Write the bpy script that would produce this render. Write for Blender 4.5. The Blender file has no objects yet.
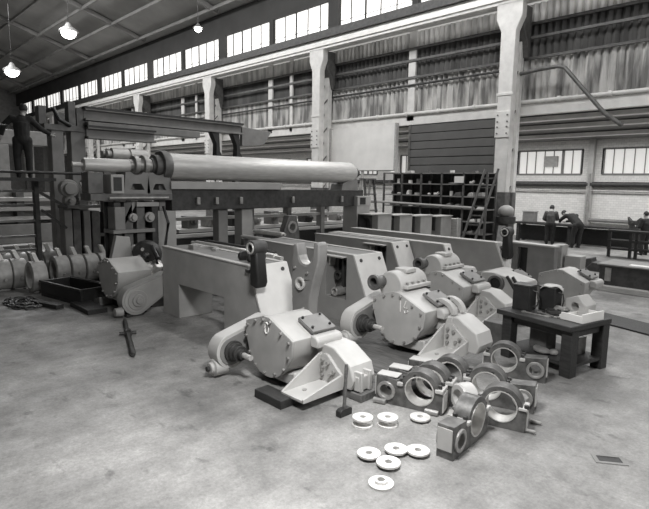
import bpy, bmesh, math, random
from mathutils import Vector, Matrix
from mathutils.geometry import tessellate_polygon
random.seed(7)
PI = math.pi
S = bpy.context.scene
COL = S.collection

# ------------------------------------------------------------------ materials
def grey(v):
    return (v, v * 0.985, v * 0.955, 1.0)

def mat(name, v, v2=None, rough=0.6, metal=0.0, scale=6.0, stretch=(1, 1, 1), bump=0.15, fine=40.0, coords='Object', contrast=(0.35, 0.65)):
    m = bpy.data.materials.new(name); m.use_nodes = True
    nt = m.node_tree; b = nt.nodes['Principled BSDF']
    tc = nt.nodes.new('ShaderNodeTexCoord'); mp = nt.nodes.new('ShaderNodeMapping')
    mp.inputs['Scale'].default_value = stretch
    nt.links.new(tc.outputs[coords], mp.inputs['Vector'])
    n1 = nt.nodes.new('ShaderNodeTexNoise'); n1.inputs['Scale'].default_value = scale; n1.inputs['Detail'].default_value = 5
    n2 = nt.nodes.new('ShaderNodeTexNoise'); n2.inputs['Scale'].default_value = fine; n2.inputs['Detail'].default_value = 3
    for n in (n1, n2): nt.links.new(mp.outputs['Vector'], n.inputs['Vector'])
    mr = nt.nodes.new('ShaderNodeMapRange'); mr.inputs['From Min'].default_value = contrast[0]; mr.inputs['From Max'].default_value = contrast[1]
    nt.links.new(n1.outputs['Fac'], mr.inputs['Value'])
    mx = nt.nodes.new('ShaderNodeMix'); mx.data_type = 'RGBA'
    mx.inputs['A'].default_value = grey(v if v2 is None else v2); mx.inputs['B'].default_value = grey(v)
    nt.links.new(mr.outputs['Result'], mx.inputs['Factor'])
    nt.links.new(mx.outputs['Result'], b.inputs['Base Color'])
    b.inputs['Roughness'].default_value = rough; b.inputs['Metallic'].default_value = metal
    if bump:
        bp = nt.nodes.new('ShaderNodeBump'); bp.inputs['Strength'].default_value = bump; bp.inputs['Distance'].default_value = 0.01
        nt.links.new(n2.outputs['Fac'], bp.inputs['Height']); nt.links.new(bp.outputs['Normal'], b.inputs['Normal'])
    return m

def emit(name, v, strength):
    m = bpy.data.materials.new(name); m.use_nodes = True
    nt = m.node_tree; b = nt.nodes['Principled BSDF']
    b.inputs['Base Color'].default_value = grey(v); b.inputs['Roughness'].default_value = .3
    b.inputs['Emission Color'].default_value = grey(1.0); b.inputs['Emission Strength'].default_value = strength
    return m

PAINT = mat('grey_paint', .37, .31, .5, 0, 2.5, bump=.05)
PALE = mat('pale_paint', .48, .41, .45, 0, 3, bump=.05)
ENDP = mat('end_plate_lit', .66, .58, .45, 0, 3, bump=.05)  # end plates coloured brighter to carry light from the right
COVER = mat('cover_paint', .42, .35, .5, 0, 3, bump=.05)
MID = mat('mid_paint', .22, .17, .55, 0, 3, bump=.05)
DARK = mat('dark_iron', .06, .035, .5, .2, 8)
DKGREY = mat('dark_grey_iron', .14, .09, .5, .2, 6)
BLACK = mat('black_iron', .022, .014, .5, 0, 8)
BRIGHT = mat('machined_steel', .75, .6, .35, .55, 10, bump=.05)
STEEL = mat('worn_steel', .42, .3, .4, .5, 9)
CAST = mat('cast_iron', .3, .15, .5, .3, 9)
STEEL2 = mat('dull_grey_iron', .42, .3, .5, .1, 6)
CASTD = mat('dark_cast_iron', .17, .08, .45, .35, 9)
ROLLM = mat('roll_steel', .6, .5, .45, .3, 3, (6, 1, 6), bump=.03)
WOOD = mat('dark_oiled_wood', .035, .018, .6, 0, 5, (1, 6, 6))
TIMBER = mat('timber', .14, .08, .75, 0, 4, (1, 7, 7))
LTIMBER = mat('pale_timber', .45, .33, .7, 0, 4, (1, 7, 7))
WHITE = mat('white_paint', .8, .7, .5, 0, 3)
COLM = mat('column_paint', .74, .62, .55, 0, 3)
SHUT = mat('dark_boarding', .11, .095, .7, 0, 2)
BOARD = mat('pale_sheet', .82, .74, .7, 0, 1.5)
ROOFM = mat('hazed_roof', .42, .3, .9, 0, .3)  # grey raised to stand in for lamp glow and haze
TRUSS = mat('sooty_steel', .34, .24, .8, 0, 1)
ZINC = mat('old_zinc', .62, .2, .6, .0, 2.2, (1.5, 1, .25), bump=.1, contrast=(.4, .6))
ZINCT = mat('bright_zinc', .8, .45, .5, .0, 2.2, (1.5, 1, .25), bump=.1, contrast=(.4, .6))
ZINCD = mat('rusted_zinc', .13, .06, .7, .0, 1.4, (1.5, 1, .25), bump=.1)
WALLM = mat('upper_wall', .07, .05, .9, 0, .5)
CLOTHD = mat('dark_overalls', .025, .015, .9, 0, 10)
CLOTHM = mat('work_jacket', .07, .05, .9, 0, 10)
SKIN = mat('skin', .42, .38, .6, 0, 10)
HAIR = mat('dark_hair', .03, .02, .7, 0, 30)
RUBBER = mat('grimy_black', .018, .01, .8, 0, 8)
GLASS = emit('daylit_glass', .8, 1.0)
GLASSF = emit('frosted_glass', .6, .42)
GLASSD = emit('dim_glass', .5, .35)
LAMPG = emit('lamp_glow', .9, 14)

def brick_mat():
    m = bpy.data.materials.new('white_brick'); m.use_nodes = True
    nt = m.node_tree; b = nt.nodes['Principled BSDF']
    tc = nt.nodes.new('ShaderNodeTexCoord'); mp = nt.nodes.new('ShaderNodeMapping'); mp.inputs['Rotation'].default_value = (PI/2, 0, 0)
    br = nt.nodes.new('ShaderNodeTexBrick'); br.inputs['Scale'].default_value = 2.2
    br.inputs['Color1'].default_value = grey(.78); br.inputs['Color2'].default_value = grey(.68); br.inputs['Mortar'].default_value = grey(.52)
    br.inputs['Mortar Size'].default_value = .012
    nt.links.new(tc.outputs['Object'], mp.inputs['Vector']); nt.links.new(mp.outputs['Vector'], br.inputs['Vector'])
    nt.links.new(br.outputs['Color'], b.inputs['Base Color']); b.inputs['Roughness'].default_value = .8
    return m
BRICK = brick_mat()

def floor_mat():
    m = bpy.data.materials.new('worn_floor'); m.use_nodes = True
    nt = m.node_tree; b = nt.nodes['Principled BSDF']; N = nt.nodes.new; L = nt.links.new
    tc = N('ShaderNodeTexCoord')
    def noise(scale, rot, st, det=6, rough=.6):
        mp = N('ShaderNodeMapping'); mp.inputs['Scale'].default_value = st; mp.inputs['Rotation'].default_value = (0, 0, rot)
        L(tc.outputs['Object'], mp.inputs['Vector'])
        n = N('ShaderNodeTexNoise'); n.inputs['Scale'].default_value = scale; n.inputs['Detail'].default_value = det; n.inputs['Roughness'].default_value = rough
        L(mp.outputs['Vector'], n.inputs['Vector']); return n
    def rng(n, a, c, lo, hi):
        r = N('ShaderNodeMapRange'); r.inputs['From Min'].default_value = a; r.inputs['From Max'].default_value = c
        r.inputs['To Min'].default_value = lo; r.inputs['To Max'].default_value = hi
        L(n.outputs['Fac'], r.inputs['Value']); return r.outputs['Result']
    def mul(a, c):
        q = N('ShaderNodeMath'); q.operation = 'MULTIPLY'; L(a, q.inputs[0]); L(c, q.inputs[1]); return q.outputs[0]
    big = rng(noise(.45, .3, (1, 1, 1), 7, .65), .36, .66, .5, 1.25)
    streak = rng(noise(1.1, .75, (4, .6, 1), 7, .7), .3, .7, .85, 1.12)
    mid = rng(noise(3.2, 1.1, (1, .8, 1), 8, .7), .34, .68, .76, 1.13)
    fine = rng(noise(26, 0, (1, 1, 1), 8, .8), .3, .7, .68, 1.26)
    spots = rng(noise(1.9, 2.0, (1, 1.8, 1), 6, .6), .6, .7, 1.0, .5)
    wear = rng(noise(5.5, .6, (1, 2.2, 1), 6, .7), .62, .74, 1.0, 1.35)
    v = mul(mul(mul(big, streak), mul(fine, spots)), mul(mid, wear))
    mm = N('ShaderNodeMath'); mm.operation = 'MULTIPLY'; mm.inputs[1].default_value = .285; L(v, mm.inputs[0])
    cc = N('ShaderNodeCombineColor'); L(mm.outputs[0], cc.inputs[0])
    for i, k in ((1, .985), (2, .955)):
        q = N('ShaderNodeMath'); q.operation = 'MULTIPLY'; q.inputs[1].default_value = k; L(mm.outputs[0], q.inputs[0]); L(q.outputs[0], cc.inputs[i])
    L(cc.outputs[0], b.inputs['Base Color'])
    rr = rng(noise(2.5, 0, (1, 1, 1)), .3, .7, .42, .75); L(rr, b.inputs['Roughness'])
    bp = N('ShaderNodeBump'); bp.inputs['Strength'].default_value = .25; bp.inputs['Distance'].default_value = .01
    L(noise(22, 0, (1, 1, 1)).outputs['Fac'], bp.inputs['Height']); L(bp.outputs['Normal'], b.inputs['Normal'])
    return m
FLOOR = floor_mat()

# ------------------------------------------------------------------ mesh helpers
OFF = {}
class M:
    def __init__(s): s.v = []; s.f = []; s.cut = []
    def add(s, vs, fs):
        k = len(s.v); s.cut.append((k, len(s.f))); s.v += [Vector(p) for p in vs]; s.f += [tuple(k + i for i in f) for f in fs]; return s
    def bx(s, x0, x1, y0, y1, z0, z1, rz=0, c=None):
        vs = [Vector((x, y, z)) for z in (z0, z1) for x, y in ((x0, y0), (x1, y0), (x1, y1), (x0, y1))]
        if rz:
            c = Vector(c or ((x0+x1)/2, (y0+y1)/2, 0)); R = Matrix.Rotation(rz, 3, 'Z'); vs = [R @ (p - c) + c for p in vs]
        return s.add(vs, [(0, 3, 2, 1), (4, 5, 6, 7), (0, 1, 5, 4), (1, 2, 6, 5), (2, 3, 7, 6), (3, 0, 4, 7)])
    def bar(s, p0, p1, w, h, up=(0, 0, 1)):
        p0, p1 = Vector(p0), Vector(p1); d = (p1 - p0).normalized(); up = Vector(up)
        if abs(d.dot(up)) > .98: up = Vector((0, 1, 0))
        a = d.cross(up).normalized() * (w/2); b = a.cross(d).normalized() * (h/2)
        vs = [p + q for p in (p0, p1) for q in (-a-b, a-b, a+b, -a+b)]
        return s.add(vs, [(0, 1, 2, 3), (7, 6, 5, 4), (0, 4, 5, 1), (1, 5, 6, 2), (2, 6, 7, 3), (3, 7, 4, 0)])
    def prism(s, poly, ax, a0, a1, holes=()):
        def P(p, a): return {'y': (p[0], a, p[1]), 'x': (a, p[0], p[1]), 'z': (p[0], p[1], a)}[ax]
        loops = [list(poly)] + [list(h) for h in holes]
        flat = [p for l in loops for p in l]; n = len(flat)
        tris = tessellate_polygon([[Vector((p[0], p[1], 0)) for p in l] for l in loops])
        fs = [tuple(t) for t in tris] + [tuple(i + n for i in reversed(t)) for t in tris]
        k = 0
        for l in loops:
            m = len(l); fs += [(k+i, k+(i+1) % m, n+k+(i+1) % m, n+k+i) for i in range(m)]; k += m
        return s.add([P(p, a0) for p in flat] + [P(p, a1) for p in flat], fs)
    def cyl(s, p0, p1, r0, r1=None, n=20):
        return s.lathe(p0, p1, [(0, r0), (1, r0 if r1 is None else r1)], n)
    def lathe(s, p0, p1, prof, n=24, bore=0):
        p0, p1 = Vector(p0), Vector(p1); d = p1 - p0; q = d.to_track_quat('Z', 'Y').to_matrix()
        rings = [(t, r) for t, r in prof]
        if bore: rings = [(rings[0][0], bore)] + rings + [(rings[-1][0], bore)]
        vs = []; fs = []
        for t, r in rings:
            for i in range(n):
                a = 2*PI*i/n; vs.append(p0 + d*t + q @ Vector((r*math.cos(a), r*math.sin(a), 0)))
        R = len(rings)
        for j in range(R-1):
            for i in range(n): fs.append((j*n+i, j*n+(i+1) % n, (j+1)*n+(i+1) % n, (j+1)*n+i))
        if bore:
            for i in range(n): fs.append(((R-1)*n+i, (R-1)*n+(i+1) % n, (i+1) % n, i))
        else:
            fs.append(tuple(range(n-1, -1, -1))); fs.append(tuple((R-1)*n+i for i in range(n)))
        return s.add(vs, fs)
    def tube(s, pts, r, n=8, closed=False):
        pts = [Vector(p) for p in pts]; m = len(pts); vs = []; fs = []
        rs = r if isinstance(r, (list, tuple)) else [r]*m
        for i, p in enumerate(pts):
            if closed: d = pts[(i+1) % m] - pts[i-1]
            else: d = pts[min(i+1, m-1)] - pts[max(i-1, 0)]
            q = d.to_track_quat('Z', 'Y').to_matrix()
            for k in range(n):
                a = 2*PI*k/n; vs.append(p + q @ Vector((rs[i]*math.cos(a), rs[i]*math.sin(a), 0)))
        for i in range(m if closed else m-1):
            j = (i+1) % m
            for k in range(n): fs.append((i*n+k, i*n+(k+1) % n, j*n+(k+1) % n, j*n+k))
        if not closed:
            fs.append(tuple(range(n-1, -1, -1))); fs.append(tuple((m-1)*n+k for k in range(n)))
        return s.add(vs, fs)
    def ball(s, c, r, n=14, sc=(1, 1, 1)):
        c = Vector(c); vs = [c + Vector((0, 0, r*sc[2]))]; fs = []
        m = n//2
        for j in range(1, m):
            t = PI*j/m
            for i in range(n):
                a = 2*PI*i/n; vs.append(c + Vector((r*sc[0]*math.sin(t)*math.cos(a), r*sc[1]*math.sin(t)*math.sin(a), r*sc[2]*math.cos(t))))
        vs.append(c - Vector((0, 0, r*sc[2]))); L = len(vs)-1
        for i in range(n):
            fs.append((0, 1+i, 1+(i+1) % n)); fs.append((L, 1+(m-2)*n+(i+1) % n, 1+(m-2)*n+i))
        for j in range(m-2):
            for i in range(n): fs.append((1+j*n+i, 1+(j+1)*n+i, 1+(j+1)*n+(i+1) % n, 1+j*n+(i+1) % n))
        return s.add(vs, fs)
    def xform(s, mtx):
        s.v = [mtx @ p for p in s.v]; return s
    def each(s, name, m, parent, bevel=0.0):
        out = []
        for i, (kv, kf) in enumerate(s.cut):
            ev, ef = s.cut[i+1] if i+1 < len(s.cut) else (len(s.v), len(s.f))
            q = M(); q.add(s.v[kv:ev], [tuple(j-kv for j in f) for f in s.f[kf:ef]])
            out.append(q.build(name, m, parent, bevel))
        return out
    def build(s, name, m, parent=None, bevel=0.0, loc=None, smooth=35, label=None):
        off = OFF.get(parent, Vector((0, 0, 0))) if parent is not None else Vector(loc or (0, 0, 0))
        me = bpy.data.meshes.new(name); bm = bmesh.new()
        vv = [bm.verts.new(p - off) for p in s.v]
        for f in s.f:
            try: bm.faces.new([vv[i] for i in f])
            except ValueError: pass
        bmesh.ops.recalc_face_normals(bm, faces=bm.faces)
        bm.to_mesh(me); bm.free()
        me.materials.append(m)
        if smooth:
            me.shade_smooth(); me.set_sharp_from_angle(angle=math.radians(smooth))
        o = bpy.data.objects.new(name, me); COL.objects.link(o)
        if parent is not None: o.parent = parent; OFF[o] = off
        else: o.location = off; OFF[o] = off
        if bevel:
            b = o.modifiers.new('bevel', 'BEVEL'); b.width = bevel; b.segments = 2; b.limit_method = 'ANGLE'; b.angle_limit = math.radians(40)
        if label: o['label'] = label
        return o

def tag(o, label=None, cat=None, group=None, kind=None):
    for k, v in (('label', label), ('category', cat), ('group', group), ('kind', kind)):
        if v: o[k] = v
    return o
def thing(name, label, cat, loc, group=None, rz=0):
    o = bpy.data.objects.new(name, None); COL.objects.link(o); o.location = loc; o.rotation_euler = (0, 0, rz)
    o.empty_display_size = .1
    OFF[o] = Vector(loc) if rz == 0 else Vector((0, 0, 0))
    return tag(o, label, cat, group)
KIDS = {}
def dup(o, move=None, loc=None, rz=None, label=None, group=None, parent=None, drop=()):
    c = o.copy(); COL.objects.link(c)
    if parent is not None: c.parent = parent
    if loc is not None: c.location = loc
    if move is not None: c.location = Vector(o.location) + Vector(move)
    if rz is not None: c.rotation_euler = (0, 0, rz)
    if label: c['label'] = label
    if group: c['group'] = group
    OFF[c] = Vector(c.location) if parent is None else OFF[parent]
    for ch in [x for x in list(bpy.data.objects) if x.parent == o]:
        if ch.name.split('.')[0] not in drop: dup(ch, parent=c, drop=drop)
    return c
def struct(name, mb, m, **k):
    o = mb.build(name, m, **k); o['kind'] = 'structure'; return o
def single(name, mb, m, label, cat, loc, group=None, bevel=0.0):
    return tag(mb.build(name, m, loc=loc, bevel=bevel), label, cat, group)
def circ(cx, cy, r, n=20, a0=0, a1=2*PI):
    full = abs(a1-a0-2*PI) < 1e-6
    return [(cx+r*math.cos(a0+(a1-a0)*i/(n if full else n-1)), cy+r*math.sin(a0+(a1-a0)*i/(n if full else n-1))) for i in range(n)]
def arc(cx, cy, r, d0, d1, n=10): return circ(cx, cy, r, n, math.radians(d0), math.radians(d1))

# ------------------------------------------------------------------ setting: floor, roof, walls
struct('floor', M().bx(-82, 9, -9, 28.2, -.2, 0), FLOOR, smooth=0)
k = 1.045
YW = 20.9
def WZ(z): return 2.7 + (z-2.7)*k
ZEAVE = 14.0
# roof: slope rising from the eave, solid over the far bays, open glazed ridge over the near ones
struct('ceiling', M().add([(-82, YW+.3, ZEAVE), (9, YW+.3, ZEAVE), (9, 12, ZEAVE+2.8), (-82, 12, ZEAVE+2.8)], [(0, 1, 2, 3)])
       .add([(-82, 12, ZEAVE+2.8), (-20, 12, ZEAVE+2.8), (-20, 2, ZEAVE+5.8), (-82, 2, ZEAVE+5.8)], [(0, 1, 2, 3)])
       .add([(-82, 2, ZEAVE+5.8), (-20, 2, ZEAVE+5.8), (-20, -10, ZEAVE+2), (-82, -10, ZEAVE+2)], [(0, 1, 2, 3)]), ROOFM, smooth=0)
COLX = [-10.2-10.75*i for i in range(7)]
mb = M()
for x in [c for c in COLX] + [.55]:
    mb.bar((x, 20.5, ZEAVE), (x, 3, ZEAVE+5.2), .25, .3)
struct('trim_1', mb, TRUSS, smooth=0)
mb = M()
for j in range(8): mb.bar((-82, 20-j*2.2, ZEAVE+.05+j*.67), (9, 20-j*2.2, ZEAVE+.05+j*.67), .14, .2)
struct('trim_2', mb, TRUSS, smooth=0)
struct('wall_far', M().bx(-82.3, -82, -10, 28.2, 0, ZEAVE+6), MID, smooth=0)
# upper wall above and below the clerestory
z0w, z1w = WZ(10.55), WZ(12.05)
mb = M().bx(-82, 9, YW, YW+.3, z1w, ZEAVE).bx(-82, 9, YW, YW+.3, WZ(10.0), z0w)
piers = []
for i in range(-2, 14):
    x = -10.2-5.375*i
    w = .42 if i % 2 == 0 else .18
    piers.append(x)
    mb.bx(x-w, x+w, YW-.05, YW+.3, z0w, z1w)
struct('wall_upper', mb, WALLM, smooth=0)
n = 0
for a, b2 in zip(piers[:-1], piers[1:]):
    x0, x1 = b2+.17, a-.17; n += 1
    w = struct('window_%d' % n, M().bx(x0, x1, YW+.12, YW+.15, z0w, z1w), GLASS, smooth=0)
    fr = M()
    for j in range(1, 5):
        xx = x0+(x1-x0)*j/5; t = .04 if j in (2,) else .014
        fr.bx(xx-t, xx+t, YW+.06, YW+.14, z0w, z1w)
    fr.bx(x0, x1, YW+.1, YW+.14, z0w+.4, z0w+.42)
    fr.bx(x0-.1, x0+.06, YW+.04, YW+.16, z0w, z1w); fr.bx(x1-.06, x1+.1, YW+.04, YW+.16, z0w, z1w)
    fr.bx(x0, x1, YW-.06, YW+.16, z0w-.08, z0w+.05)
    fo = fr.build('window_frame', WALLM, w, smooth=0)
# strip of glazing under the girder, corrugated sheeting, mid posts, eave beam
struct('window_40', M().bx(-82, 9, YW+.12, YW+.16, WZ(9.5), WZ(10.0)), GLASSD, smooth=0)
def corrugated(z0, z1, y, p=.27, amp=.06, x0=-64, x1=5):
    mb = M(); nseg = int((x1-x0)/(p/4)); vs = []
    for i in range(nseg+1):
        x = x0+i*p/4; yy = y+amp*math.sin(2*PI*i/4)
        vs += [(x, yy, z0), (x, yy, z1), (x, yy+.02, z0), (x, yy+.02, z1)]
    fs = []
    for i in range(nseg):
        a = 4*i; b = a+4; fs += [(a, b, b+1, a+1), (a+2, a+3, b+3, b+2), (a, a+2, b+2, b), (a+1, b+1, b+3, a+3)]
    return mb.add(vs, fs)
struct('wall_sheeting', corrugated(WZ(8.75), WZ(9.5), YW+.02), ZINCT, smooth=60)
struct('wall_middle', corrugated(WZ(7.45), WZ(8.8), YW+.14), ZINCD, smooth=60)
struct('wall_lower', corrugated(WZ(5.85), WZ(7.5), YW+.02), ZINC, smooth=60)
mb = M()
for z in (7.5, 8.25, 8.75): mb.bx(-64, 5, YW-.16, YW-.06, WZ(z)-.05, WZ(z)+.05)
struct('trim_3', mb, DKGREY, smooth=0)
struct('trim_4', M().bx(-64, 5, YW-.1, YW+.2, WZ(5.42), WZ(5.82)), WHITE, smooth=0)
mp = M()
for i in range(6):
    x = -10.2-5.375-10.75*i
    mp.bx(x-.2, x+.2, YW-.1, YW-.0, WZ(5.6), WZ(10))
for i in range(1, 6):
    x = -10.2-10.75*i-3.4
    mp.bx(x-.12, x+.12, YW-.1, YW-.0, WZ(5.6), WZ(10))
struct('trim_5', mp, COLM, smooth=0)
# crane girder
tag(struct('crane_girder', M().bx(-80, 6, 19.55, 20.25, WZ(9.5)-.05, WZ(9.5)+.12).bx(-80, 6, 19.75, 19.95, 9.6, 10.5)  .bx(-80, 6, 19.75, 19.95, 10.42, 10.5), WHITE, smooth=0))
struct('trim_6', M().bx(-80, 6, 19.55, 20.2, 10.14, 10.5), DARK, smooth=0)
struct('trim_7', M().bx(-80, 6, 19.62, 20.18, 9.62, 10.02), WHITE, smooth=0)
struct('trim_8', M().bx(-80, 6, 19.8, 19.9, 10.5, 10.62), DARK, smooth=0)

# stanchions: a main leg with a flared head and a rear leg, dark painted foot
def column(x):
    r = thing('steel_column', 'x', 'column', (x, 19.8, 0)); r['kind'] = 'structure'; del r['category']; del r['label']
    M().prism([(x-.27, 2.45), (x+.27, 2.45), (x+.3, 8.6), (x+.52, 9.1), (x+.52, 9.65), (x-.52, 9.65), (x-.52, 9.1), (x-.3, 8.6)], 'y', 19.62, 19.98).build('shaft', COLM, r, .02)
    M().bx(x-.29, x+.29, 19.6, 20.0, 0, 2.45).build('painted_foot', DKGREY, r)
    M().bx(x-.3, x+.3, 19.57, 19.63, 4.6, 5.6).bx(x-.34, x+.34, 19.59, 19.62, 6.2, 6.3).build('splice_plate', COLM, r, .01)
    m2 = M()
    for zz in (4.75, 5.0, 5.2, 5.45):
        for dx in (-.2, .2): m2.cyl((x+dx, 19.53, zz), (x+dx, 19.58, zz), .03, n=8)
    m2.build('rivet', DKGREY, r)
    M().bx(x-.2, x+.2, 20.38, 20.64, 2.45, 9.5).build('rear_leg', COLM, r, .01)
    M().bx(x-.22, x+.22, 20.36, 20.66, 0, 2.45).build('rear_leg_foot', DKGREY, r)
    lac = M()
    for j in range(11):
        z = .5+j*.75; lac.bar((x+(.12 if j % 2 else -.12), 19.9, z), (x+(-.12 if j % 2 else .12), 20.4, z+.7), .06, .03, up=(1, 0, 0))
    lac.build('lacing', DKGREY, r)
    M().prism([(19.99, 9.6), (20.66, 9.6), (20.66, 8.0), (20.55, 7.7), (20.4, 8.3), (20.05, 8.7)], 'x', x-.28, x+.42).build('crane_bracket', DKGREY, r, .02)
    return r
c0 = column(COLX[0])
for x in COLX[1:]: dup(c0, loc=(x, 19.8, 0))
# rows of pipes at the eave
def pipe_thing(name, label, pts, r, m, cl=None, step=1.8, cat='pipe'):
    t = thing(name, label, cat, pts[0]); M().tube(pts, r, 10).build('pipe_run', m, t)
    if cl:
        p0, p1 = Vector(pts[0]), Vector(pts[-1]); d = (p1-p0); nn = int(d.length/step)
        c = M()
        for i in range(nn):
            q = p0+d*((i+.5)/nn); e = d.normalized()*.06; c.cyl(q-e, q+e, r*1.45, n=10)
        c.build('coupling', cl, t)
    return t
pipe_thing('eave_pipe', 'long pale pipe with couplings along the foot of the corrugated sheeting', [(-60, 20.75, WZ(5.9)), (5, 20.75, WZ(5.9))], .08, COLM, COLM)
pipe_thing('air_pipe', 'thin dark pipe crossing the corrugated wall at mid height', [(-60, 20.76, 7.1), (-10.1, 20.76, 7.4)], .05, DARK)
pipe_thing('bent_pipe', 'dark bent pipe sloping down across corrugated wall right of tall column', [(-9.9, 20.2, 7.05), (-9.2, 20.2, 7.12), (-8.45, 20.2, 7.14), (-8.2, 20.2, 7.06), (-6.7, 20.2, 5.3), (-6.1, 20.2, 4.85)], .075, DKGREY)
# aisle behind the columns
rf = M()
rf.add([(-66, YW+.1, 5.65), (5, YW+.1, 5.65), (5, 28, 5.05), (-66, 28, 5.05), (-66, YW+.1, 5.85), (5, YW+.1, 5.85), (5, 28, 5.25), (-66, 28, 5.25)], [(0, 1, 2, 3), (7, 6, 5, 4), (0, 4, 5, 1), (2, 6, 7, 3)])
struct('ceiling_aisle', rf, MID, smooth=0)
mb = M()
for y, z in ((21.6, 5.45), (23.4, 5.3), (25.6, 5.1)): mb.bx(-66, 5, y, y+.5, z-.06, z+.1)
struct('trim_9', mb, WHITE, smooth=0)
zs, zt = 3.35, 4.62
wl = M().bx(-66, 5, 28, 28.2, 0, zs).bx(-66, 5, 28, 28.2, zt, 5.4)
aw = []
for i in range(-1, 6):
    x1 = -9.95-4.15*i+1.8; aw.append((x1-3.05, x1))
aw = [(-13.5, -10.15), (-9.15, -4.6)] + [(-13.5-4.6*j-3.5, -13.5-4.6*j-.9) for j in range(9)]
edges = sorted(aw); cur = -66
for a, b2 in edges:
    wl.bx(cur, a, 28, 28.2, zs, zt); cur = b2
wl.bx(cur, 5, 28, 28.2, zs, zt)
struct('wall_aisle', wl, BRICK, smooth=0)
mb = M().bx(-9.75, -9.5, 27.7, 28, 0, 5.3).bx(-4.5, -4.2, 27.7, 28, 0, 5.3)
struct('trim_10', mb, PALE, smooth=0)
for j, (a, b2) in enumerate(aw):
    w = struct('window_%d' % (50+j), M().bx(a, b2, 28.08, 28.11, zs, zt), GLASSF, smooth=0)
    fr = M()
    nn = max(4, int((b2-a)/.42))
    for i in range(nn+1):
        xx = a+(b2-a)*i/nn; t = .06 if i in (0, nn, nn-2) else .012
        fr.bx(xx-t, xx+t, 28.0, 28.1, zs, zt)
    fr.bx(a, b2, 27.97, 28.1, zs-.04, zs+.05).bx(a, b2, 28.0, 28.1, zt-.06, zt+.02)
    fr.build('window_frame', MID, w, smooth=0)
M().bx(-12.05, -11.35, 27.9, 28.07, 3.75, 4.3).build('pinned_card', LTIMBER, bpy.data.objects['window_50'])
pipe_thing('heating_pipe', 'thick dark pipe under the aisle windows on the white brick wall', [(-60, 27.8, 2.86), (3, 27.8, 2.86)], .13, DARK)
pipe_thing('water_pipe', 'thin pale pipe just below the thick dark pipe on white wall', [(-60, 27.8, 2.5), (3, 27.8, 2.55)], .045, STEEL)
pipe_thing('low_pipe', 'grey pipe low on the white brick wall above the benches', [(-9.5, 27.75, 1.1), (3, 27.75, 1.1)], .09, MID)
pipe_thing('drop_pipe', 'slim upright pipe on white wall between the two aisle windows', [(-9.6, 27.6, 3.4), (-9.6, 27.6, .0)], .05, STEEL, STEEL)

# ------------------------------------------------------------------ hanging lamps
def lamp(label, x, y, z, s=1.0):
    t = thing('pendant_lamp', label, 'lamp', (x, y, z), 'high bay lamps')
    M().lathe((x, y, z), (x, y, z+.5*s), [(0, .55*s), (.25, .46*s), (.6, .2*s), (1, .1*s)], 20).build('lamp_shade', DKGREY, t)
    M().ball((x, y, z-.05), .4*s, 16, (1, 1, .8)).build('bulb', LAMPG, t)
    M().cyl((x, y, z+.5*s), (x, y, ZEAVE+2.3), .012, n=6).build('hanger', DARK, t)
lamp('glowing roof lamp nearest the ceiling corner, biggest and brightest', -32.6, 11.2, 11)
lamp('glowing lamp hung low at the left edge above the man', -47.5, 11.95, 11, 1.25)
lamp('faint small lamp high in front of the clerestory windows', -26.4, 15.85, 11, .5)

# ------------------------------------------------------------------ board, shutter on the wall line
t = thing('white_hoarding', 'large blank pale sheet hung on the wall between two columns', 'board', (-18.4, 20.6, 3.35))
M().bx(-20.7, -16.2, 20.58, 20.64, 3.4, 5.6).build('panel', BOARD, t)
M().bx(-20.75, -20.65, 20.5, 20.7, 0, 5.65).bx(-16.25, -16.15, 20.5, 20.7, 0, 5.65).bx(-18.5, -18.4, 20.64, 20.74, 0, 5.6).bx(-20.7, -16.2, 20.64, 20.72, 3.36, 3.46).build('support_frame', LTIMBER, t)
t = thing('roller_shutter', 'dark boarded panel with horizontal joints left of tall column', 'shutter', (-13, 20.6, 3.3))
for j in range(6):
    M().bx(-15.3, -10.95, 20.5+.01*(j % 2), 20.6, 3.25+j*.37, 3.25+j*.37+.34).build('board', SHUT, t, .012)
M().bx(-15.3, -10.95, 20.6, 20.64, 3.2, 5.5).build('backing', BLACK, t)
M().bx(-15.4, -15.28, 20.48, 20.66, 0, 5.5).bx(-10.97, -10.87, 20.48, 20.66, 0, 5.5).each('side_rail', DKGREY, t)

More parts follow.
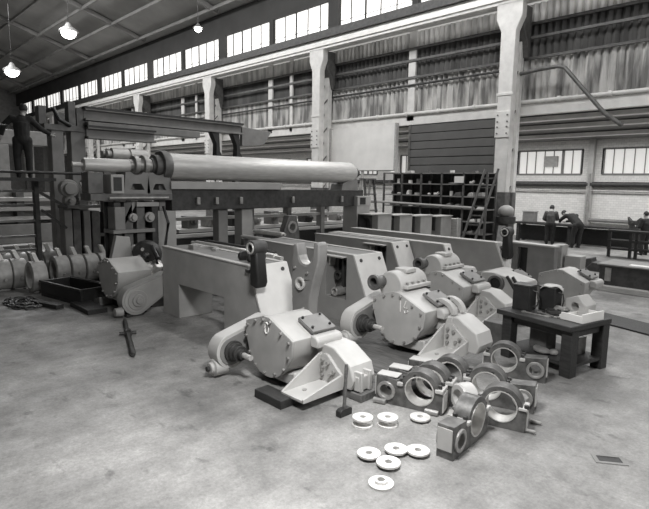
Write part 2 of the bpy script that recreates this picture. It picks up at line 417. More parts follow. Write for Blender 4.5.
# ------------------------------------------------------------------ machine frames standing in a row
def frame(name, label, x0, x1, y0, w, h0, h1, gate=None, pocket=None, foot=.58, side=PAINT, lean=.0, group='inverted U machine frames', hole=True):
    t = thing(name, label, 'machine frame', ((x0+x1)/2, y0+w/2, 0), group)
    xb = x1+foot
    out = [(x0, h0), (x1, h1), (xb, 0)]
    if gate: gl, gr, gz = gate; out += [(gr, 0), (gr, gz), (gl, gz), (gl, 0)]
    out += [(x0-lean, 0)]
    if pocket:
        p0, p1, pz0, pz1, d = pocket
        M().prism(out, 'y', y0, y0+d, [[(p0, pz0), (p1, pz0), (p1, pz1), (p0, pz1)]]).build('body', side, t, .008)
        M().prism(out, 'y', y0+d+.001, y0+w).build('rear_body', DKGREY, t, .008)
        M().prism([(p0-.02, pz1), (p1+.02, pz1), (p1+.02, pz1+.03), (p0-.02, pz1+.03)], 'y', y0-.16, y0+.02).build('pocket_lip', PALE, t, .006)
        m = M(); cx = (p0+p1)/2
        m.lathe((cx-.1, y0+d, pz0+.42), (cx-.1, y0+d-.16, pz0+.42), [(0, .1), (1, .1)], 14, .05); m.bx(cx-.22, cx-.12, y0+d-.1, y0+d+.01, pz0+.5, pz1-.05); m.bx(cx-.02, cx+.04, y0+d-.12, y0+d+.01, pz0+.15, pz1-.1)
        m.build('pocket_bracket', DARK, t, .006)
        m = M().lathe((cx-.02, y0+d-.02, pz0+.12), (cx-.02, y0-.02, pz0+.12), [(0, .09), (1, .09)], 14, .05)
        m.prism([(cx-.28, pz1-.05), (cx-.2, pz1-.05), (cx-.24, pz1-.22)], 'y', y0+.05, y0+d)
        m.build('pocket_bush', BRIGHT, t, .004)
    else:
        M().prism(out, 'y', y0, y0+w).build('body', side, t, .012)
    e = .03
    # end plate on the sloping end
    nx, nz = h1, foot; L = math.hypot(nx, nz); nx /= L; nz /= L
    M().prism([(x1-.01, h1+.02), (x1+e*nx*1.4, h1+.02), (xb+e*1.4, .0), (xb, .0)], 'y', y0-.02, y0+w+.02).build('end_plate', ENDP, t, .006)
    if hole:
        m = M()
        for yy in ((y0+.12, y0+w-.12) if w > .4 else (y0+w/2,)):
            f = .1; px, pz = x1+foot*f/h1, h1-f
            m.cyl((px+.015*nx, yy, pz), (px+.06*nx, yy, pz+.05*nz), .035, n=10)
        m.each('bolt', DARK, t)
    fl = M()
    for yy in ((y0-.015, y0+.1), (y0+w-.1, y0+w+.015)) if w > .35 else ((y0-.015, y0+w+.015),):
        fl.prism([(x0, h0), (x1, h1), (x1, h1+.025), (x0, h0+.025)], 'y', yy[0], yy[1])
    fl.build('top_flange', PALE, t, .005)
    if w > .4:
        M().prism([(x0+.05, h0-.0), (x1-.05, h1-.0), (x1-.05, h1+.01), (x0+.05, h0+.01)], 'y', y0+.1, y0+w-.1).build('top_web', MID, t)
    return t
fA = frame('machine_frame', 'nearest inverted U frame, plain grey side with open gateway, left of gearbox marked 0', -9.85, -6.88, 5.0, .76, 1.37, 1.33, (-9.2, -7.62, .69), side=COVER)
fB = frame('machine_frame', 'second grey frame from front, dark pocket beside bright sloping end, behind the fork lever', -9.75, -6.68, 7.3, .78, 1.37, 1.33, (-8.75, -7.75, .66), (-7.42, -6.86, .45, 1.28, .3))
fC = frame('machine_frame', 'third grey frame from front, dark pocket behind the gearbox marked 16', -10.1, -7.52, 9.5, .6, 1.36, 1.35, None, (-8.25, -7.66, .4, 1.28, .28))
fD = frame('machine_frame', 'thin grey plate frame touching the back of the third frame', -10.1, -6.56, 10.17, .22, 1.37, 1.35)
fE = frame('machine_frame', 'long rear plate frame with dark hook on its end', -10.6, -5.95, 11.45, .24, 1.38, 1.36)
t = thing('machine_frame', 'short boxed frame end behind the dark bench right of hooked frame', 'machine frame', (-5.5, 12.7, 0), 'inverted U machine frames')
M().prism([(-6.0, 0), (-6.0, 1.3), (-4.95, 1.28), (-4.9, 0)], 'y', 12.4, 12.58, [[(-5.85, .4), (-5.6, .4), (-5.6, 1.22), (-5.85, 1.22)]]).build('body', MID, t, .01)
M().bx(-5.9, -5.55, 12.58, 12.62, .2, 1.26).build('backing_plate', BLACK, t)
M().prism([(-6.05, 1.3), (-4.92, 1.28), (-4.92, 1.32), (-6.05, 1.34)], 'y', 12.36, 12.64).build('top_flange', PALE, t, .006)
# dark hooks lying against the sloping ends
def hook(label, x, y, z, w=.26):
    t = thing('bearing_hook', label, 'hook', (x, y, z), 'dark hooks on frame ends')
    # a lever hung over the sloping end: long tapered body with an eye on top
    M().prism([(-.1, .02), (.08, -.02), (.13, .08), (.08, .42), (.06, .6), (-.1, .6), (-.1, .4)], 'y', y-w/2, y+w/2).xform(Matrix.Translation((x, 0, z))).build('lever', BLACK, t, .03)
    M().cyl((x-.3, y, z+.22), (x+.02, y, z+.22), .04, n=10).build('pin', DARK, t)
    M().lathe((x-.03, y-w/2-.03, z+.62), (x-.03, y+w/2+.03, z+.62), [(0, .12), (1, .12)], 18, .065).build('eye', DARK, t, .012)
    M().lathe((x-.03, y-w/2-.05, z+.62), (x-.03, y-w/2+.06, z+.62), [(0, .095), (1, .095)], 18, .068).build('bush', BRIGHT, t, .006)
    return t
hook('dark hook lever with an eye hung on the sloping end of nearest frame', -6.6, 4.98, 1.05, .2)
hook('dark hook lever on the end of the long rear frame', -5.7, 11.55, 1.02, .2)

# ------------------------------------------------------------------ gearboxes
GX, GY = -5.35, 4.2
def gearbox(label):
    t = thing('gearbox', label, 'gearbox', (GX, GY, 0), 'drum gearboxes in front of the frames')
    prof = [(-5.85, .79), (-5.47, .925), (-5.33, .92), (-4.85, .70), (-4.87, .47)] + arc(-5.36, .545, .45, -12, -168, 16)[1:] + [(-5.86, .62)]
    sm = [(-5.36+(x+5.36)*.96, .53+(z-.53)*.97) for x, z in prof]
    M().prism(prof, 'y', 4.2, 4.245).build('cover', COVER, t, .008)
    bo = M()
    for x, z in [(-5.8, .74), (-5.62, .83), (-5.45, .875), (-5.3, .865), (-5.08, .76), (-4.92, .67), (-4.93, .47), (-5.02, .29), (-5.2, .18), (-5.42, .145), (-5.62, .21), (-5.76, .36), (-5.83, .58)]:
        bo.cyl((x, 4.17, z), (x, 4.21, z), .02, n=8)
    bo.each('bolt', STEEL, t)
    M().prism(sm, 'y', 4.235, 4.92).build('casing', PALE, t, .015)
    M().prism([(-5.75, .06), (-4.85, .06), (-4.9, .26), (-5.1, .2), (-5.6, .2)], 'y', 4.28, 4.9).build('sump', PALE, t, .03)
    # saddle plate, ledge, sloping block
    M().prism([(-5.17, .865), (-4.87, .725), (-4.85, .765), (-5.15, .905)], 'y', 4.56, 4.98).build('saddle_plate', MID, t, .006)
    m = M()
    for x, y in [(-5.12, 4.6), (-4.92, 4.6), (-5.12, 4.92), (-4.92, 4.92)]: m.cyl((x, y, .87+(-5.12-x)*.45), (x+.015, y, .915+(-5.12-x)*.45), .018, n=8)
    m.each('saddle_bolt', BLACK, t)
    M().prism([(-4.88, .56), (-4.74, .56), (-4.73, .66), (-4.77, .71), (-4.88, .72)], 'y', 4.53, 5.0).build('ledge', PALE, t, .02)
    M().prism([(-4.86, .12), (-4.86, .62), (-4.56, .6), (-4.26, .42), (-4.2, .25), (-4.24, .12)], 'y', 4.64, 5.06).build('end_block', PALE, t, .015)
    # bracket
    r = M().bx(-4.78, -4.38, 3.96, 4.64, .1, .135).build('bracket', PALE, t, .005)
    M().prism([(-4.78, .1), (-4.78, .46), (-4.7, .5), (-4.63, .5), (-4.38, .29), (-4.38, .1)], 'y', 4.6, 4.645).build('back_plate', PALE, r, .005)
    M().prism([(3.96, .1), (3.96, .14), (4.61, .5), (4.64, .5), (4.64, .1)], 'x', -4.79, -4.76).build('gusset', PALE, r, .004)
    M().prism([(3.96, .1), (3.96, .15), (4.6, .29), (4.64, .29), (4.64, .1)], 'x', -4.40, -4.37).build('gusset', PALE, r, .004)
    m = M()
    for x, z in [(-4.7, .42), (-4.7, .32), (-4.7, .22), (-4.6, .4), (-4.56, .25), (-4.47, .2), (-4.49, .31)]:
        m.cyl((x, 4.56, z), (x, 4.61, z), .026, n=6)
    m.cyl((-4.62, 4.2, .13), (-4.62, 4.2, .15), .03, n=8)
    m.each('bolt', STEEL, r)
    m = M()
    for y in (4.7, 4.86): m.bx(-4.27, -4.12, y, y+.05, .11, .36)
    m.bx(-4.22, -4.15, 4.68, 4.93, .12, .3); m.build('end_lug', PALE, t, .006)
    # drive arm
    a = M().prism(arc(4.02, .36, .25, 120, 300, 16)+arc(4.62, .62, .15, -60, 120, 10), 'x', -6.16, -5.93).build('drive_arm', PALE, t, .025)
    M().prism(arc(4.02, .36, .2, 120, 300, 16)+arc(4.62, .62, .1, -60, 120, 10), 'x', -5.935, -5.92).build('arm_face', MID, a, .003)
    M().lathe((-5.93, 4.03, .36), (-5.58, 4.03, .36), [(0, .15), (.12, .15), (.13, .12), (.3, .12), (.31, .09), (.45, .09), (.46, .11), (.55, .11), (.56, .07), (.75, .07)], 20).build('collar', DARK, a, .004)
    M().cyl((-5.68, 4.03, .36), (-5.5, 4.03, .36), .038, n=14).build('shaft', BRIGHT, a)
    M().lathe((-6.05, 3.98, .14), (-6.05, 3.72, .14), [(0, .12), (.8, .12), (.82, .08), (1, .08)], 18).build('foot_boss', PALE, a, .01)
    M().cyl((-6.05, 3.74, .14), (-6.05, 3.68, .14), .035, n=10).build('foot_pin', DARK, a)
    return t
g1 = gearbox('drum gearbox chalked 0 with an upright fork lever, nearest of its row')
g2 = dup(g1, move=(.55, 2.08, .14), label='drum gearbox chalked 16 behind the one chalked 0', drop=('end_lug',))
g3 = dup(g1, move=(-.03, 4.1, .17), label='pale drum gearbox directly behind the one chalked 16', drop=('end_lug',))
g4 = dup(g1, move=(-.05, 6.2, -.02), label='pale gearbox with round port beside the dark bench', drop=('drive_arm', 'bracket', 'end_block', 'end_lug'))
g5 = dup(g1, move=(.95, 7.3, 0), label='pale gearbox body partly hidden behind the tins on the dark bench', drop=('drive_arm', 'bracket', 'end_block', 'end_lug'))
g0 = dup(g1, move=(-5.35, .02, .17), label='gearbox with bright sloping top left of the nearest frame', drop=('drive_arm', 'end_block', 'bracket', 'saddle_plate', 'saddle_bolt', 'ledge', 'end_lug'))
def chalk(strokes, parent, dx, dy, dz):
    m = M()
    for s in strokes: m.tube([(x+dx, dy, z+dz) for x, z in s], .009, 6)
    m.build('chalk_mark', WHITE, parent, smooth=60)
chalk([[(-5.38+.04*math.cos(a), .77+.075*math.sin(a)) for a in [i*PI/8 for i in range(17)]]], g1, 0, 4.197, 0)
chalk([[(-5.3, .85), (-5.3, .68)], [(-5.2, .86), (-5.24, .76), (-5.24, .7), (-5.2, .67), (-5.16, .7), (-5.17, .75), (-5.23, .75)]], g2, .55, 6.277, .1)
# fork lever on the nearest box
fk = [(-5.8, 1.82), (-5.88, 1.79), (-5.91, 1.3), (-5.88, .62), (-5.52, .62), (-5.5, 1.0), (-5.42, 1.3), (-5.32, 1.6), (-5.32, 1.84), (-5.37, 1.87), (-5.43, 1.85)]
fk += [(-5.44, 1.7)] + arc(-5.605, 1.66, .155, -5, -175, 12) + [(-5.76, 1.7)]
f = M().prism(fk, 'y', 5.08, 5.26, [circ(-5.7, 1.22, .07, 16)]).build('fork_lever', MID, g1, .02)
M().lathe((-5.7, 5.05, 1.22), (-5.7, 5.28, 1.22), [(0, .1), (1, .1)], 18, .062).build('bush', PALE, f, .008)
M().prism(arc(-5.605, 1.66, .158, -8, -172, 12)+arc(-5.605, 1.66, .146, -172, -8, 12), 'y', 5.09, 5.25).build('bore_liner', STEEL, f)
M().bx(-5.93, -5.3, 4.9, 5.3, .1, .7).build('fork_base', PALE, f, .03)
m = M()
for x, z in [(-5.62, .86), (-5.55, 1.4), (-5.82, 1.45)]: m.cyl((x, 5.05, z), (x, 5.09, z), .02, n=8)
m.each('bolt', STEEL, f)
# flanged cap with a port
def cap(par, dx, dy, dz):
    c = M().lathe((-5.72+dx, 4.35+dy, .86+dz), (-5.72+dx, 5.05+dy, .86+dz), [(0, .22), (.06, .24), (.94, .24), (1, .22)], 24).build('flanged_cap', PALE, par, .01)
    M().bx(-6.02+dx, -5.4+dx, 4.38+dy, 5.02+dy, .84+dz, .9+dz).build('cap_flange', PALE, c, .012)
    M().bx(-5.99+dx, -5.43+dx, 4.36+dy, 5.04+dy, .78+dz, .81+dz).build('gasket', DARK, c)
    M().lathe((-5.88+dx, 4.36+dy, .92+dz), (-5.88+dx, 4.12+dy, .92+dz), [(0, .09), (.7, .09), (.72, .125), (1, .125)], 20, .075).build('port', DKGREY, c, .006)
    M().bx(-5.8+dx, -5.55+dx, 4.55+dy, 4.8+dy, 1.06+dz, 1.13+dz).build('lid', PALE, c, .015)
    m = M()
    for y in (4.45, 4.6, 4.75, 4.9):
        for x in (-5.98, -5.46): m.cyl((x+dx, y+dy, .9+dz), (x+dx, y+dy, .94+dz), .025, n=6)
    m.each('bolt', STEEL, c)
cap(g2, .62, 2.1, .24)
cap(g3, .0, 4.15, .26)
# clevis bands on the second box, ribbed stub on the third, ring port on the fourth
m = M()
for y in (6.75, 7.0):
    m.prism(arc(-4.35, .72, .26, 10, 140, 12)+arc(-4.35, .72, .19, 140, 10, 12), 'y', y, y+.1)
m.build('clevis_band', PALE, g2, .008)
M().bx(-4.62, -4.1, 6.7, 7.15, .5, .74).build('clevis_base', PALE, g2, .015)
M().lathe((-5.38, 9.22, .66), (-5.38, 9.22, 1.1), [(0, .16), (.2, .16), (.21, .22), (.35, .22), (.36, .17), (.5, .17), (.51, .23), (.68, .23), (.69, .18), (.8, .18), (.81, .21), (1, .16)], 20).build('ribbed_stub', PALE, g3, .006)
p4 = M().prism([(-5.35, .05), (-5.35, .94), (-5.05, .97), (-4.45, .84), (-4.35, .05)], 'y', 9.75, 10.35).build('port_housing', PALE, g4, .02)
M().lathe((-4.99, 9.76, .76), (-4.99, 9.66, .76), [(0, .17), (1, .17)], 22, .115).build('port_ring', DKGREY, p4, .008)
M().lathe((-4.99, 9.72, .76), (-4.99, 9.755, .76), [(0, .115), (1, .115)], 20).build('port_well', BLACK, p4)
m = M()
for i in range(2): m.bar((-4.78+i*.12, 9.74, .93), (-4.55+i*.12, 9.74, .62), .05, .04, up=(0, 1, 0))
m.build('slot_cover', DARK, p4)
# sump supports: timbers and steel packing under the boxes
single('timber_block', M().bx(-5.12, -4.6, 3.8, 4.02, 0, .11), WOOD, 'dark timber under the front bracket of gearbox chalked 0', 'timber', (-4.86, 3.91, 0), 'timbers under the gearboxes', .008)
single('timber_block', M().bx(-5.8, -4.8, 4.4, 4.62, 0, .06), WOOD, 'dark timber under the sump of gearbox chalked 0', 'timber', (-5.3, 4.5, 0), 'timbers under the gearboxes', .006)
single('timber_block', M().bx(-5.2, -4.2, 6.6, 6.85, .12, .2), WOOD, 'dark timber on the plinth under the gearbox chalked 16', 'timber', (-4.7, 6.7, .12), 'timbers under the gearboxes', .008)
single('timber_block', M().bx(-5.7, -4.2, 8.6, 8.85, 0, .23), WOOD, 'dark timber under the third gearbox of the row', 'timber', (-5, 8.7, 0), 'timbers under the gearboxes', .008)
single('timber_block', M().bx(-11.3, -10.1, 4.5, 4.75, 0, .23), WOOD, 'dark timber under the gearbox left of the nearest frame', 'timber', (-10.7, 4.6, 0), 'timbers under the gearboxes', .008)
single('steel_plinth', M().bx(-6.2, -4.16, 5.42, 7.15, 0, .12), TIMBER, 'broad dark plinth on floor under the gearbox chalked 16', 'plinth', (-5.3, 6.3, 0), 'plinths under the gearboxes', bevel=.01)
single('steel_plinth', M().bx(-4.8, -4.08, 4.66, 5.4, 0, .1), TIMBER, 'small dark plinth under the end block of gearbox chalked 0', 'plinth', (-4.4, 5.0, 0), 'plinths under the gearboxes', bevel=.01)
single('timber_block', M().bx(-4.85, -4.0, 11.65, 11.9, 0, .06), WOOD, 'dark timber under the gearbox behind the tins', 'timber', (-4.4, 11.8, 0), 'timbers under the gearboxes', .008)
# loose drive arm at the left end of the nearest frame
t = thing('drive_arm', 'rounded grey drive arm with ringed boss at left end of nearest frame', 'drive arm', (-9.95, 4.6, 0))
M().prism(arc(4.46, .33, .3, 120, 300, 18)+arc(5.1, .62, .2, -60, 120, 12), 'x', -10.15, -9.9).build('arm_body', PAINT, t, .02)
M().prism(arc(4.46, .33, .25, 120, 300, 18)+arc(5.1, .62, .15, -60, 120, 12), 'x', -9.905, -9.885).build('face_plate', COVER, t, .004)
M().lathe((-9.89, 4.47, .33), (-9.78, 4.47, .33), [(0, .2), (.25, .2), (.26, .12), (.6, .12), (.61, .06), (1, .06)], 24).build('boss', PAINT, t, .006)
M().bx(-10.12, -9.92, 4.25, 4.6, 0, .06).build('foot', DARK, t)
M().lathe((-10.0, 4.2, .12), (-10.0, 4.05, .12), [(0, .1), (1, .08)], 14).build('foot_boss', PAINT, t, .008)
# handwheel and fittings behind the left gearbox
t = thing('belt_pulley', 'dark pulley wheel with bright bolts above left gearbox', 'pulley', (-11.3, 5.5, .9))
M().lathe((-11.1, 5.25, 1.03), (-11.26, 5.38, 1.08), [(0, .29), (.3, .32), (.7, .32), (1, .29)], 26, .08).build('rim', DARK, t, .01)
m = M()
for i in range(6): a = i*PI/3; m.cyl((-11.12, 5.27+.18*math.cos(a), 1.03+.18*math.sin(a)), (-11.05, 5.23+.18*math.cos(a), 1.02+.18*math.sin(a)), .035, n=8)
m.each('bolt', BRIGHT, t)
M().bx(-11.4, -11.15, 5.25, 5.42, 0, .8).build('pedestal', DKGREY, t)
t = thing('valve_fitting', 'bright cluster of pipe fittings under the dark pulley wheel', 'fitting', (-10.6, 5.2, 0))
M().lathe((-10.6, 5.0, .75), (-10.6, 5.45, .8), [(0, .2), (.2, .2), (.22, .13), (.5, .15), (.52, .22), (.7, .22), (.72, .12), (1, .12)], 18).build('valve_body', STEEL, t, .01)
M().lathe((-10.45, 5.1, .6), (-10.2, 5.1, .95), [(0, .12), (.4, .14), (.42, .09), (1, .09)], 14).build('elbow', BRIGHT, t, .01)
M().tube([(-10.25, 5.08, .95), (-10.2, 5.06, 1.1), (-10.35, 5.06, 1.25), (-10.5, 5.12, 1.3)], .05, 8).build('hose', BLACK, t)
M().bx(-10.8, -10.4, 5.02, 5.3, 0, .58).build('pedestal', DKGREY, t)

# ------------------------------------------------------------------ roller bed, rolls
XR = -11.9
def Q(y): return y*1.082
t = thing('roller_bed', 'long dark machine bed carrying the big roll on box posts', 'machine bed', (XR, 9.4, 0))
M().bx(XR-.3, XR+.2, Q(5.75), Q(12.2), 1.98, 2.5).build('bed_beam', DARK, t, .015)
M().bx(XR-.35, XR+.3, Q(5.7), Q(8.85), 2.5, 2.69).build('top_flange', PAINT, t, .012)
m = M()
for y in (6.4, 6.9, 7.6, 9.3, 11.2): m.bx(XR+.2, XR+.28, Q(y)-.045, Q(y)+.045, 2.12, 2.3)
m.each('bracket_lug', STEEL, t, .01)
posts = [(XR-.05, Q(5.62), .5, 1.98, PAINT), (XR-.1, Q(7.2), .29, 1.98, MID), (XR-.1, Q(7.9), .36, 1.98, PAINT), (XR, Q(12.1), .64, 1.98, PAINT)]
for x, y, w, h, mm in posts:
    M().bx(x-w/2, x+w/2, y-w/2, y+w/2, 0, h).build('post', mm, t, .012)
M().bx(XR-.34, XR+.34, Q(11.8), Q(12.42), 1.98, 2.3).build('end_box', PAINT, t, .015)
M().bx(XR+.33, XR+.36, Q(11.92), Q(12.15), 2.03, 2.25).build('hole_shade', BLACK, t)  # black plate painting the shade of an opening
M().bx(XR-.2, XR+.1, Q(5.5), Q(5.65), 1.98, 2.6).build('neck', MID, t, .01)
def cradle(y, h0=2.3, par=t):
    M().prism([(y-.32, h0), (y+.32, h0), (y+.27, 2.88), (y+.16, 2.88)]+arc(y, 3.02, .2, -40, -140, 8)+[(y-.16, 2.88), (y-.27, 2.88)], 'x', XR-.28, XR+.24, [[(y-.17, h0+.1), (y+.17, h0+.1), (y+.1, 2.62), (y-.1, 2.62)]]).build('cradle', MID, par, .01)
for y in (Q(4.95), Q(5.45)): cradle(y, 2.38)
M().prism([(Q(y), z) for y, z in [(11.2, 2.48), (11.95, 2.48), (11.9, 2.85), (11.75, 2.9), (11.4, 2.75), (11.25, 2.68)]], 'x', XR-.3, XR+.22).build('cradle', MID, t, .01)
# side frame under the left part
M().bx(XR-.3, XR+.3, Q(3.95), Q(5.72), 2.24, 2.4).build('side_beam', DKGREY, t, .01)
M().bx(XR-.25, XR+.3, Q(4.38), Q(5.3), 1.5, 1.58).build('shelf_plate', MID, t, .008)
for y, w in ((4.52, .16), (4.75, .2), (5.02, .2), (5.35, .16)):
    M().bx(XR-.15, XR+.2, Q(y)-w/2, Q(y)+w/2, 0, 2.2).build('post', DKGREY if w > .18 else DARK, t, .01)
M().bx(XR-.25, XR-.2, Q(4.4), Q(5.4), .2, 2.2).build('back_panel', BLACK, t)
M().prism([(Q(4.3), .95), (Q(4.75), .95), (Q(4.7), 1.42), (Q(4.42), 1.46)], 'x', XR+.2, XR+.35).build('guard_plate', PAINT, t, .01)
M().prism([(Q(4.62), 1.6), (Q(4.95), 2.2), (Q(4.85), 2.2), (Q(4.55), 1.6)], 'x', XR+.1, XR+.2).build('brace', PAINT, t)
m = M().bx(XR-.1, XR+.35, Q(4.35), Q(4.62), 2.4, 2.82); m.build('open_box', PAINT, t, .01)
M().bx(XR+.345, XR+.36, Q(4.4), Q(4.57), 2.46, 2.76).build('mouth_shade', BLACK, t)  # black face in place of the shaded inside of the box
big = thing('big_roll', 'long pale steel roll lying across the top of machine bed', 'roll', (XR, 9.4, 2.7))
ZR = 3.05
M().lathe((XR, Q(5.75), ZR), (XR, Q(11.85), ZR), [(0, .3), (.01, .315), (.975, .33), (1, .27)], 40).build('barrel', ROLLM, big)
M().lathe((XR, Q(5.35), ZR), (XR, Q(5.76), ZR), [(0, .18), (.15, .18), (.16, .26), (.5, .26), (.51, .36), (.8, .37), (1, .34)], 32).build('end_flange', DKGREY, big, .008)
M().lathe((XR, Q(4.85), ZR), (XR, Q(5.36), ZR), [(0, .13), (.2, .13), (.21, .22), (.4, .22), (.41, .14), (.6, .16), (.61, .24), (.8, .24), (.81, .16), (1, .16)], 24).build('coupling', STEEL, big, .008)
M().lathe((XR, Q(3.72), ZR-.03), (XR, Q(4.86), ZR-.03), [(0, .05), (.18, .05), (.19, .14), (.25, .15), (1, .15)], 28).build('small_barrel', ROLLM, big)
M().lathe((XR, Q(11.84), ZR), (XR, Q(12.1), ZR), [(0, .2), (.5, .2), (.51, .12), (1, .12)], 20).build('journal', DARK, big)
M().bx(XR-.2, XR+.2, Q(3.95), Q(4.25), 2.4, 2.86).build('journal_rest', DKGREY, t, .01)
M().bx(XR-.1, XR+.3, Q(4.42), Q(4.64), 1.58, 2.1).build('terminal_box', MID, t, .015)
for y, z, rr in ((4.83, 1.85, .1), (5.2, 1.85, .12), (5.12, 1.1, .14), (4.83, 1.15, .08)):
    M().lathe((XR+.2, Q(y), z), (XR+.34, Q(y), z), [(0, rr), (.5, rr), (.51, rr*.6), (1, rr*.6)], 16).build('boss', PAINT, t, .006)
M().bx(XR+.2, XR+.32, Q(4.5), Q(5.38), .86, .94).build('tie_bar', PAINT, t, .006)
M().bx(XR+.2, XR+.3, Q(4.9), Q(5.4), 2.1, 2.2).build('tie_bar', PAINT, t, .006)
M().prism([(Q(4.92), .1), (Q(5.32), .1), (Q(5.32), .84), (Q(5.2), .84), (Q(5.2), .4), (Q(5.04), .4), (Q(5.04), .84), (Q(4.92), .84)], 'x', XR+.2, XR+.3).build('u_plate', MID, t, .01)
M().tube([(XR+.3, Q(5.5), 2.1), (XR+.42, Q(5.55), 1.7), (XR+.4, Q(5.48), 1.2), (XR+.35, Q(5.5), .7), (XR+.35, Q(5.45), .05)], .035, 8).build('feed_hose', BLACK, t)
M().tube([(XR+.36, Q(4.3), 2.3), (XR+.36, Q(5.6), 2.3)], .03, 8).build('grease_pipe', STEEL, t)
# short rolls on a stand further back
t2 = thing('roll_stand', 'dark stand holding two short rolls behind the long roll', 'stand', (-15.9, 6.8, 0))
for y in (6.3, 7.5): M().bx(-16.1, -15.7, y-.1, y+.1, 0, 3.2).build('post', DKGREY, t2, .01)
M().bx(-16.2, -15.6, 6.2, 7.6, 3.2, 3.3).build('top_bar', DKGREY, t2)
for x, nm in ((-16.05, 'rear'), (-15.7, 'front')):
    o = M().lathe((x, 6.3, 3.47), (x, 7.55, 3.47), [(0, .1), (.1, .1), (.11, .17), (.5, .17), (.51, .12), (.54, .12), (.55, .17), (.95, .17), (.96, .1), (1, .1)], 20).build('short_roll', ROLLM, None, 0, loc=(x, 6.9, 3.3))
    tag(o, 'short two-part roll on the stand behind, %s of the pair' % ('outer' if nm == 'rear' else 'nearer'), 'roll', 'short rolls on the rear stand')
# row of box castings with curved webs beyond the roll
def casting(i, y, lab):
    c = thing('box_casting', lab, 'casting', (-11.1, y, 0), 'box castings in a row')
    M().bx(-11.42, -10.9, y+.3, y+1.0, 0, 1.72-.06*i).build('box', PAINT, c, .015)
    z = 1.72-.06*i
    M().prism([(y-.1, z), (y+.3, z), (y+.3, 1.0), (y+.22, 1.05)]+arc(y-.1, 1.35, .32, -20, 60, 8), 'x', -11.3, -11.15).build('curved_web', DARK, c)
    M().bx(-11.42, -10.85, y-.12, y+1.02, z, z+.03).build('top_plate', PALE, c)
    M().bx(-11.42, -11.34, y-.1, y+.32, 0, z).build('back_plate', BLACK, c)
for i, (y, lab) in enumerate([(12.75, 'box casting with curved dark web next to the roll end post'), (13.9, 'second box casting from the roll end post'), (15.1, 'third box casting from the roll end post'), (16.4, 'box casting furthest from the roll, below the parts rack')]): casting(i, y, lab)
single('pale_block', M().bx(-11.5, -10.7, 17.5, 17.78, 0, 1.45), LTIMBER, 'small pale block at the end of the casting row', 'block', (-11.1, 17.9, 0), bevel=.02)

# gantry behind
t = thing('gantry', 'tall dark gantry of riveted posts and beams beside the man', 'gantry', (-16.2, 6, 0))
for y0, y1 in ((4.9, 5.22), (5.42, 5.82)):
    M().bx(-16.4, -16.0, y0, y1, 0, 4.15).build('post', MID, t, .015)
M().bx(-16.45, -15.95, 4.72, 5.9, 4.05, 4.22).build('cross_beam', DKGREY, t, .01)
for y0, y1, z in ((4.62, 4.82, 4.7), (5.1, 5.3, 4.55), (5.4, 5.6, 4.9), (5.62, 5.86, 4.75)):
    M().bx(-16.35, -16.05, y0, y1, 4.2, z).build('bracket', DKGREY, t, .01)
M().tube([(-15.9, 4.95, 4.65), (-15.9, 5.1, 4.35), (-15.9, 5.4, 4.2)], .06, 8).build('link_rod', BLACK, t)
for z1, z0, y1, x in ((4.74, 4.4, 11.35, -16.1), (4.2, 3.88, 7.9, -15.95)):
    m = M().bx(x-.2, x+.2, 5.82, y1, z1-.05, z1).bx(x-.2, x+.2, 5.82, y1, z0, z0+.06).bx(x-.06, x+.06, 5.82, y1, z0, z1)
    b = m.build('i_beam', MID, t, .006)
    M().bx(x-.22, x+.22, 5.8, y1, z1, z1+.05).build('top_rail', BLACK, b)
M().bx(-16.3, -15.8, 5.85, 9.5, 4.15, 4.36).build('lower_chord', MID, t, .01)
for y in (10.3, 11.15):
    M().prism([(y-.25, 4.4), (y+.05, 4.4), (y+.08, 3.75), (y+.28, 3.45), (y+.1, 3.3), (y-.08, 3.6), (y-.06, 4.0)], 'x', -16.2, -15.95).build('hanger', BLACK, t, .01)
M().bx(-16.15, -15.95, 11.0, 11.2, 0, 3.5).build('rear_post', DKGREY, t)
M().prism([(11.35, 4.68), (12.7, 4.6), (12.35, 4.1), (11.35, 4.0)], 'x', -16.15, -16.0).build('jib_plate', MID, t, .008)
# mill housing behind the ring row
t = thing('mill_housing', 'tall grey box housing standing behind the row of rings', 'housing', (-15.1, 5.3, 0))
for y0, y1, z, mm in ((4.78, 4.98, 1.92, MID), (5.0, 5.2, 1.9, DKGREY), (5.28, 5.46, 1.86, MID), (5.5, 5.72, 1.84, DKGREY)):
    M().bx(-15.3, -14.9, y0, y1, 0, z).build('side_column', mm, t, .015)
M().bx(-15.25, -15.2, 4.8, 6.6, .1, 1.8).build('back_panel', BLACK, t)
M().bx(-15.3, -14.85, 4.75, 5.75, 1.92, 2.0).build('cap_plate', DKGREY, t)
M().lathe((-14.85, 4.98, 2.45), (-15.2, 4.98, 2.45), [(0, .16), (.3, .16), (.31, .24), (1, .24)], 20).build('bearing', PAINT, t, .01)
M().lathe((-14.85, 4.98, 2.12), (-15.2, 4.98, 2.12), [(0, .06), (.3, .06), (.31, .15), (1, .15)], 18).build('bearing', PAINT, t, .01)
M().prism([(4.98, 2.0), (5.25, 2.0), (5.2, 2.62), (5.1, 2.7)], 'x', -15.15, -15.05).build('bracket', DKGREY, t)
M().prism([(5.22, 2.62), (5.3, 2.62), (5.5, 2.1), (5.42, 2.1)], 'x', -15.0, -14.9).build('link_bar', PALE, t)
M().bx(-15.1, -14.95, 5.2, 6.7, 2.14, 2.22).build('top_bar', PAINT, t)
M().bx(-15.1, -14.95, 5.3, 6.6, 2.62, 2.68).build('top_bar', MID, t)
M().prism([(5.85, 2.22), (6.3, 2.22), (6.08, 2.7)], 'x', -15.02, -14.92).build('gusset', PAINT, t)
for y in (5.9, 6.25, 6.62): M().bx(-15.1, -14.95, y-.05, y+.05, 0, 2.62).build('slim_post', DKGREY, t)
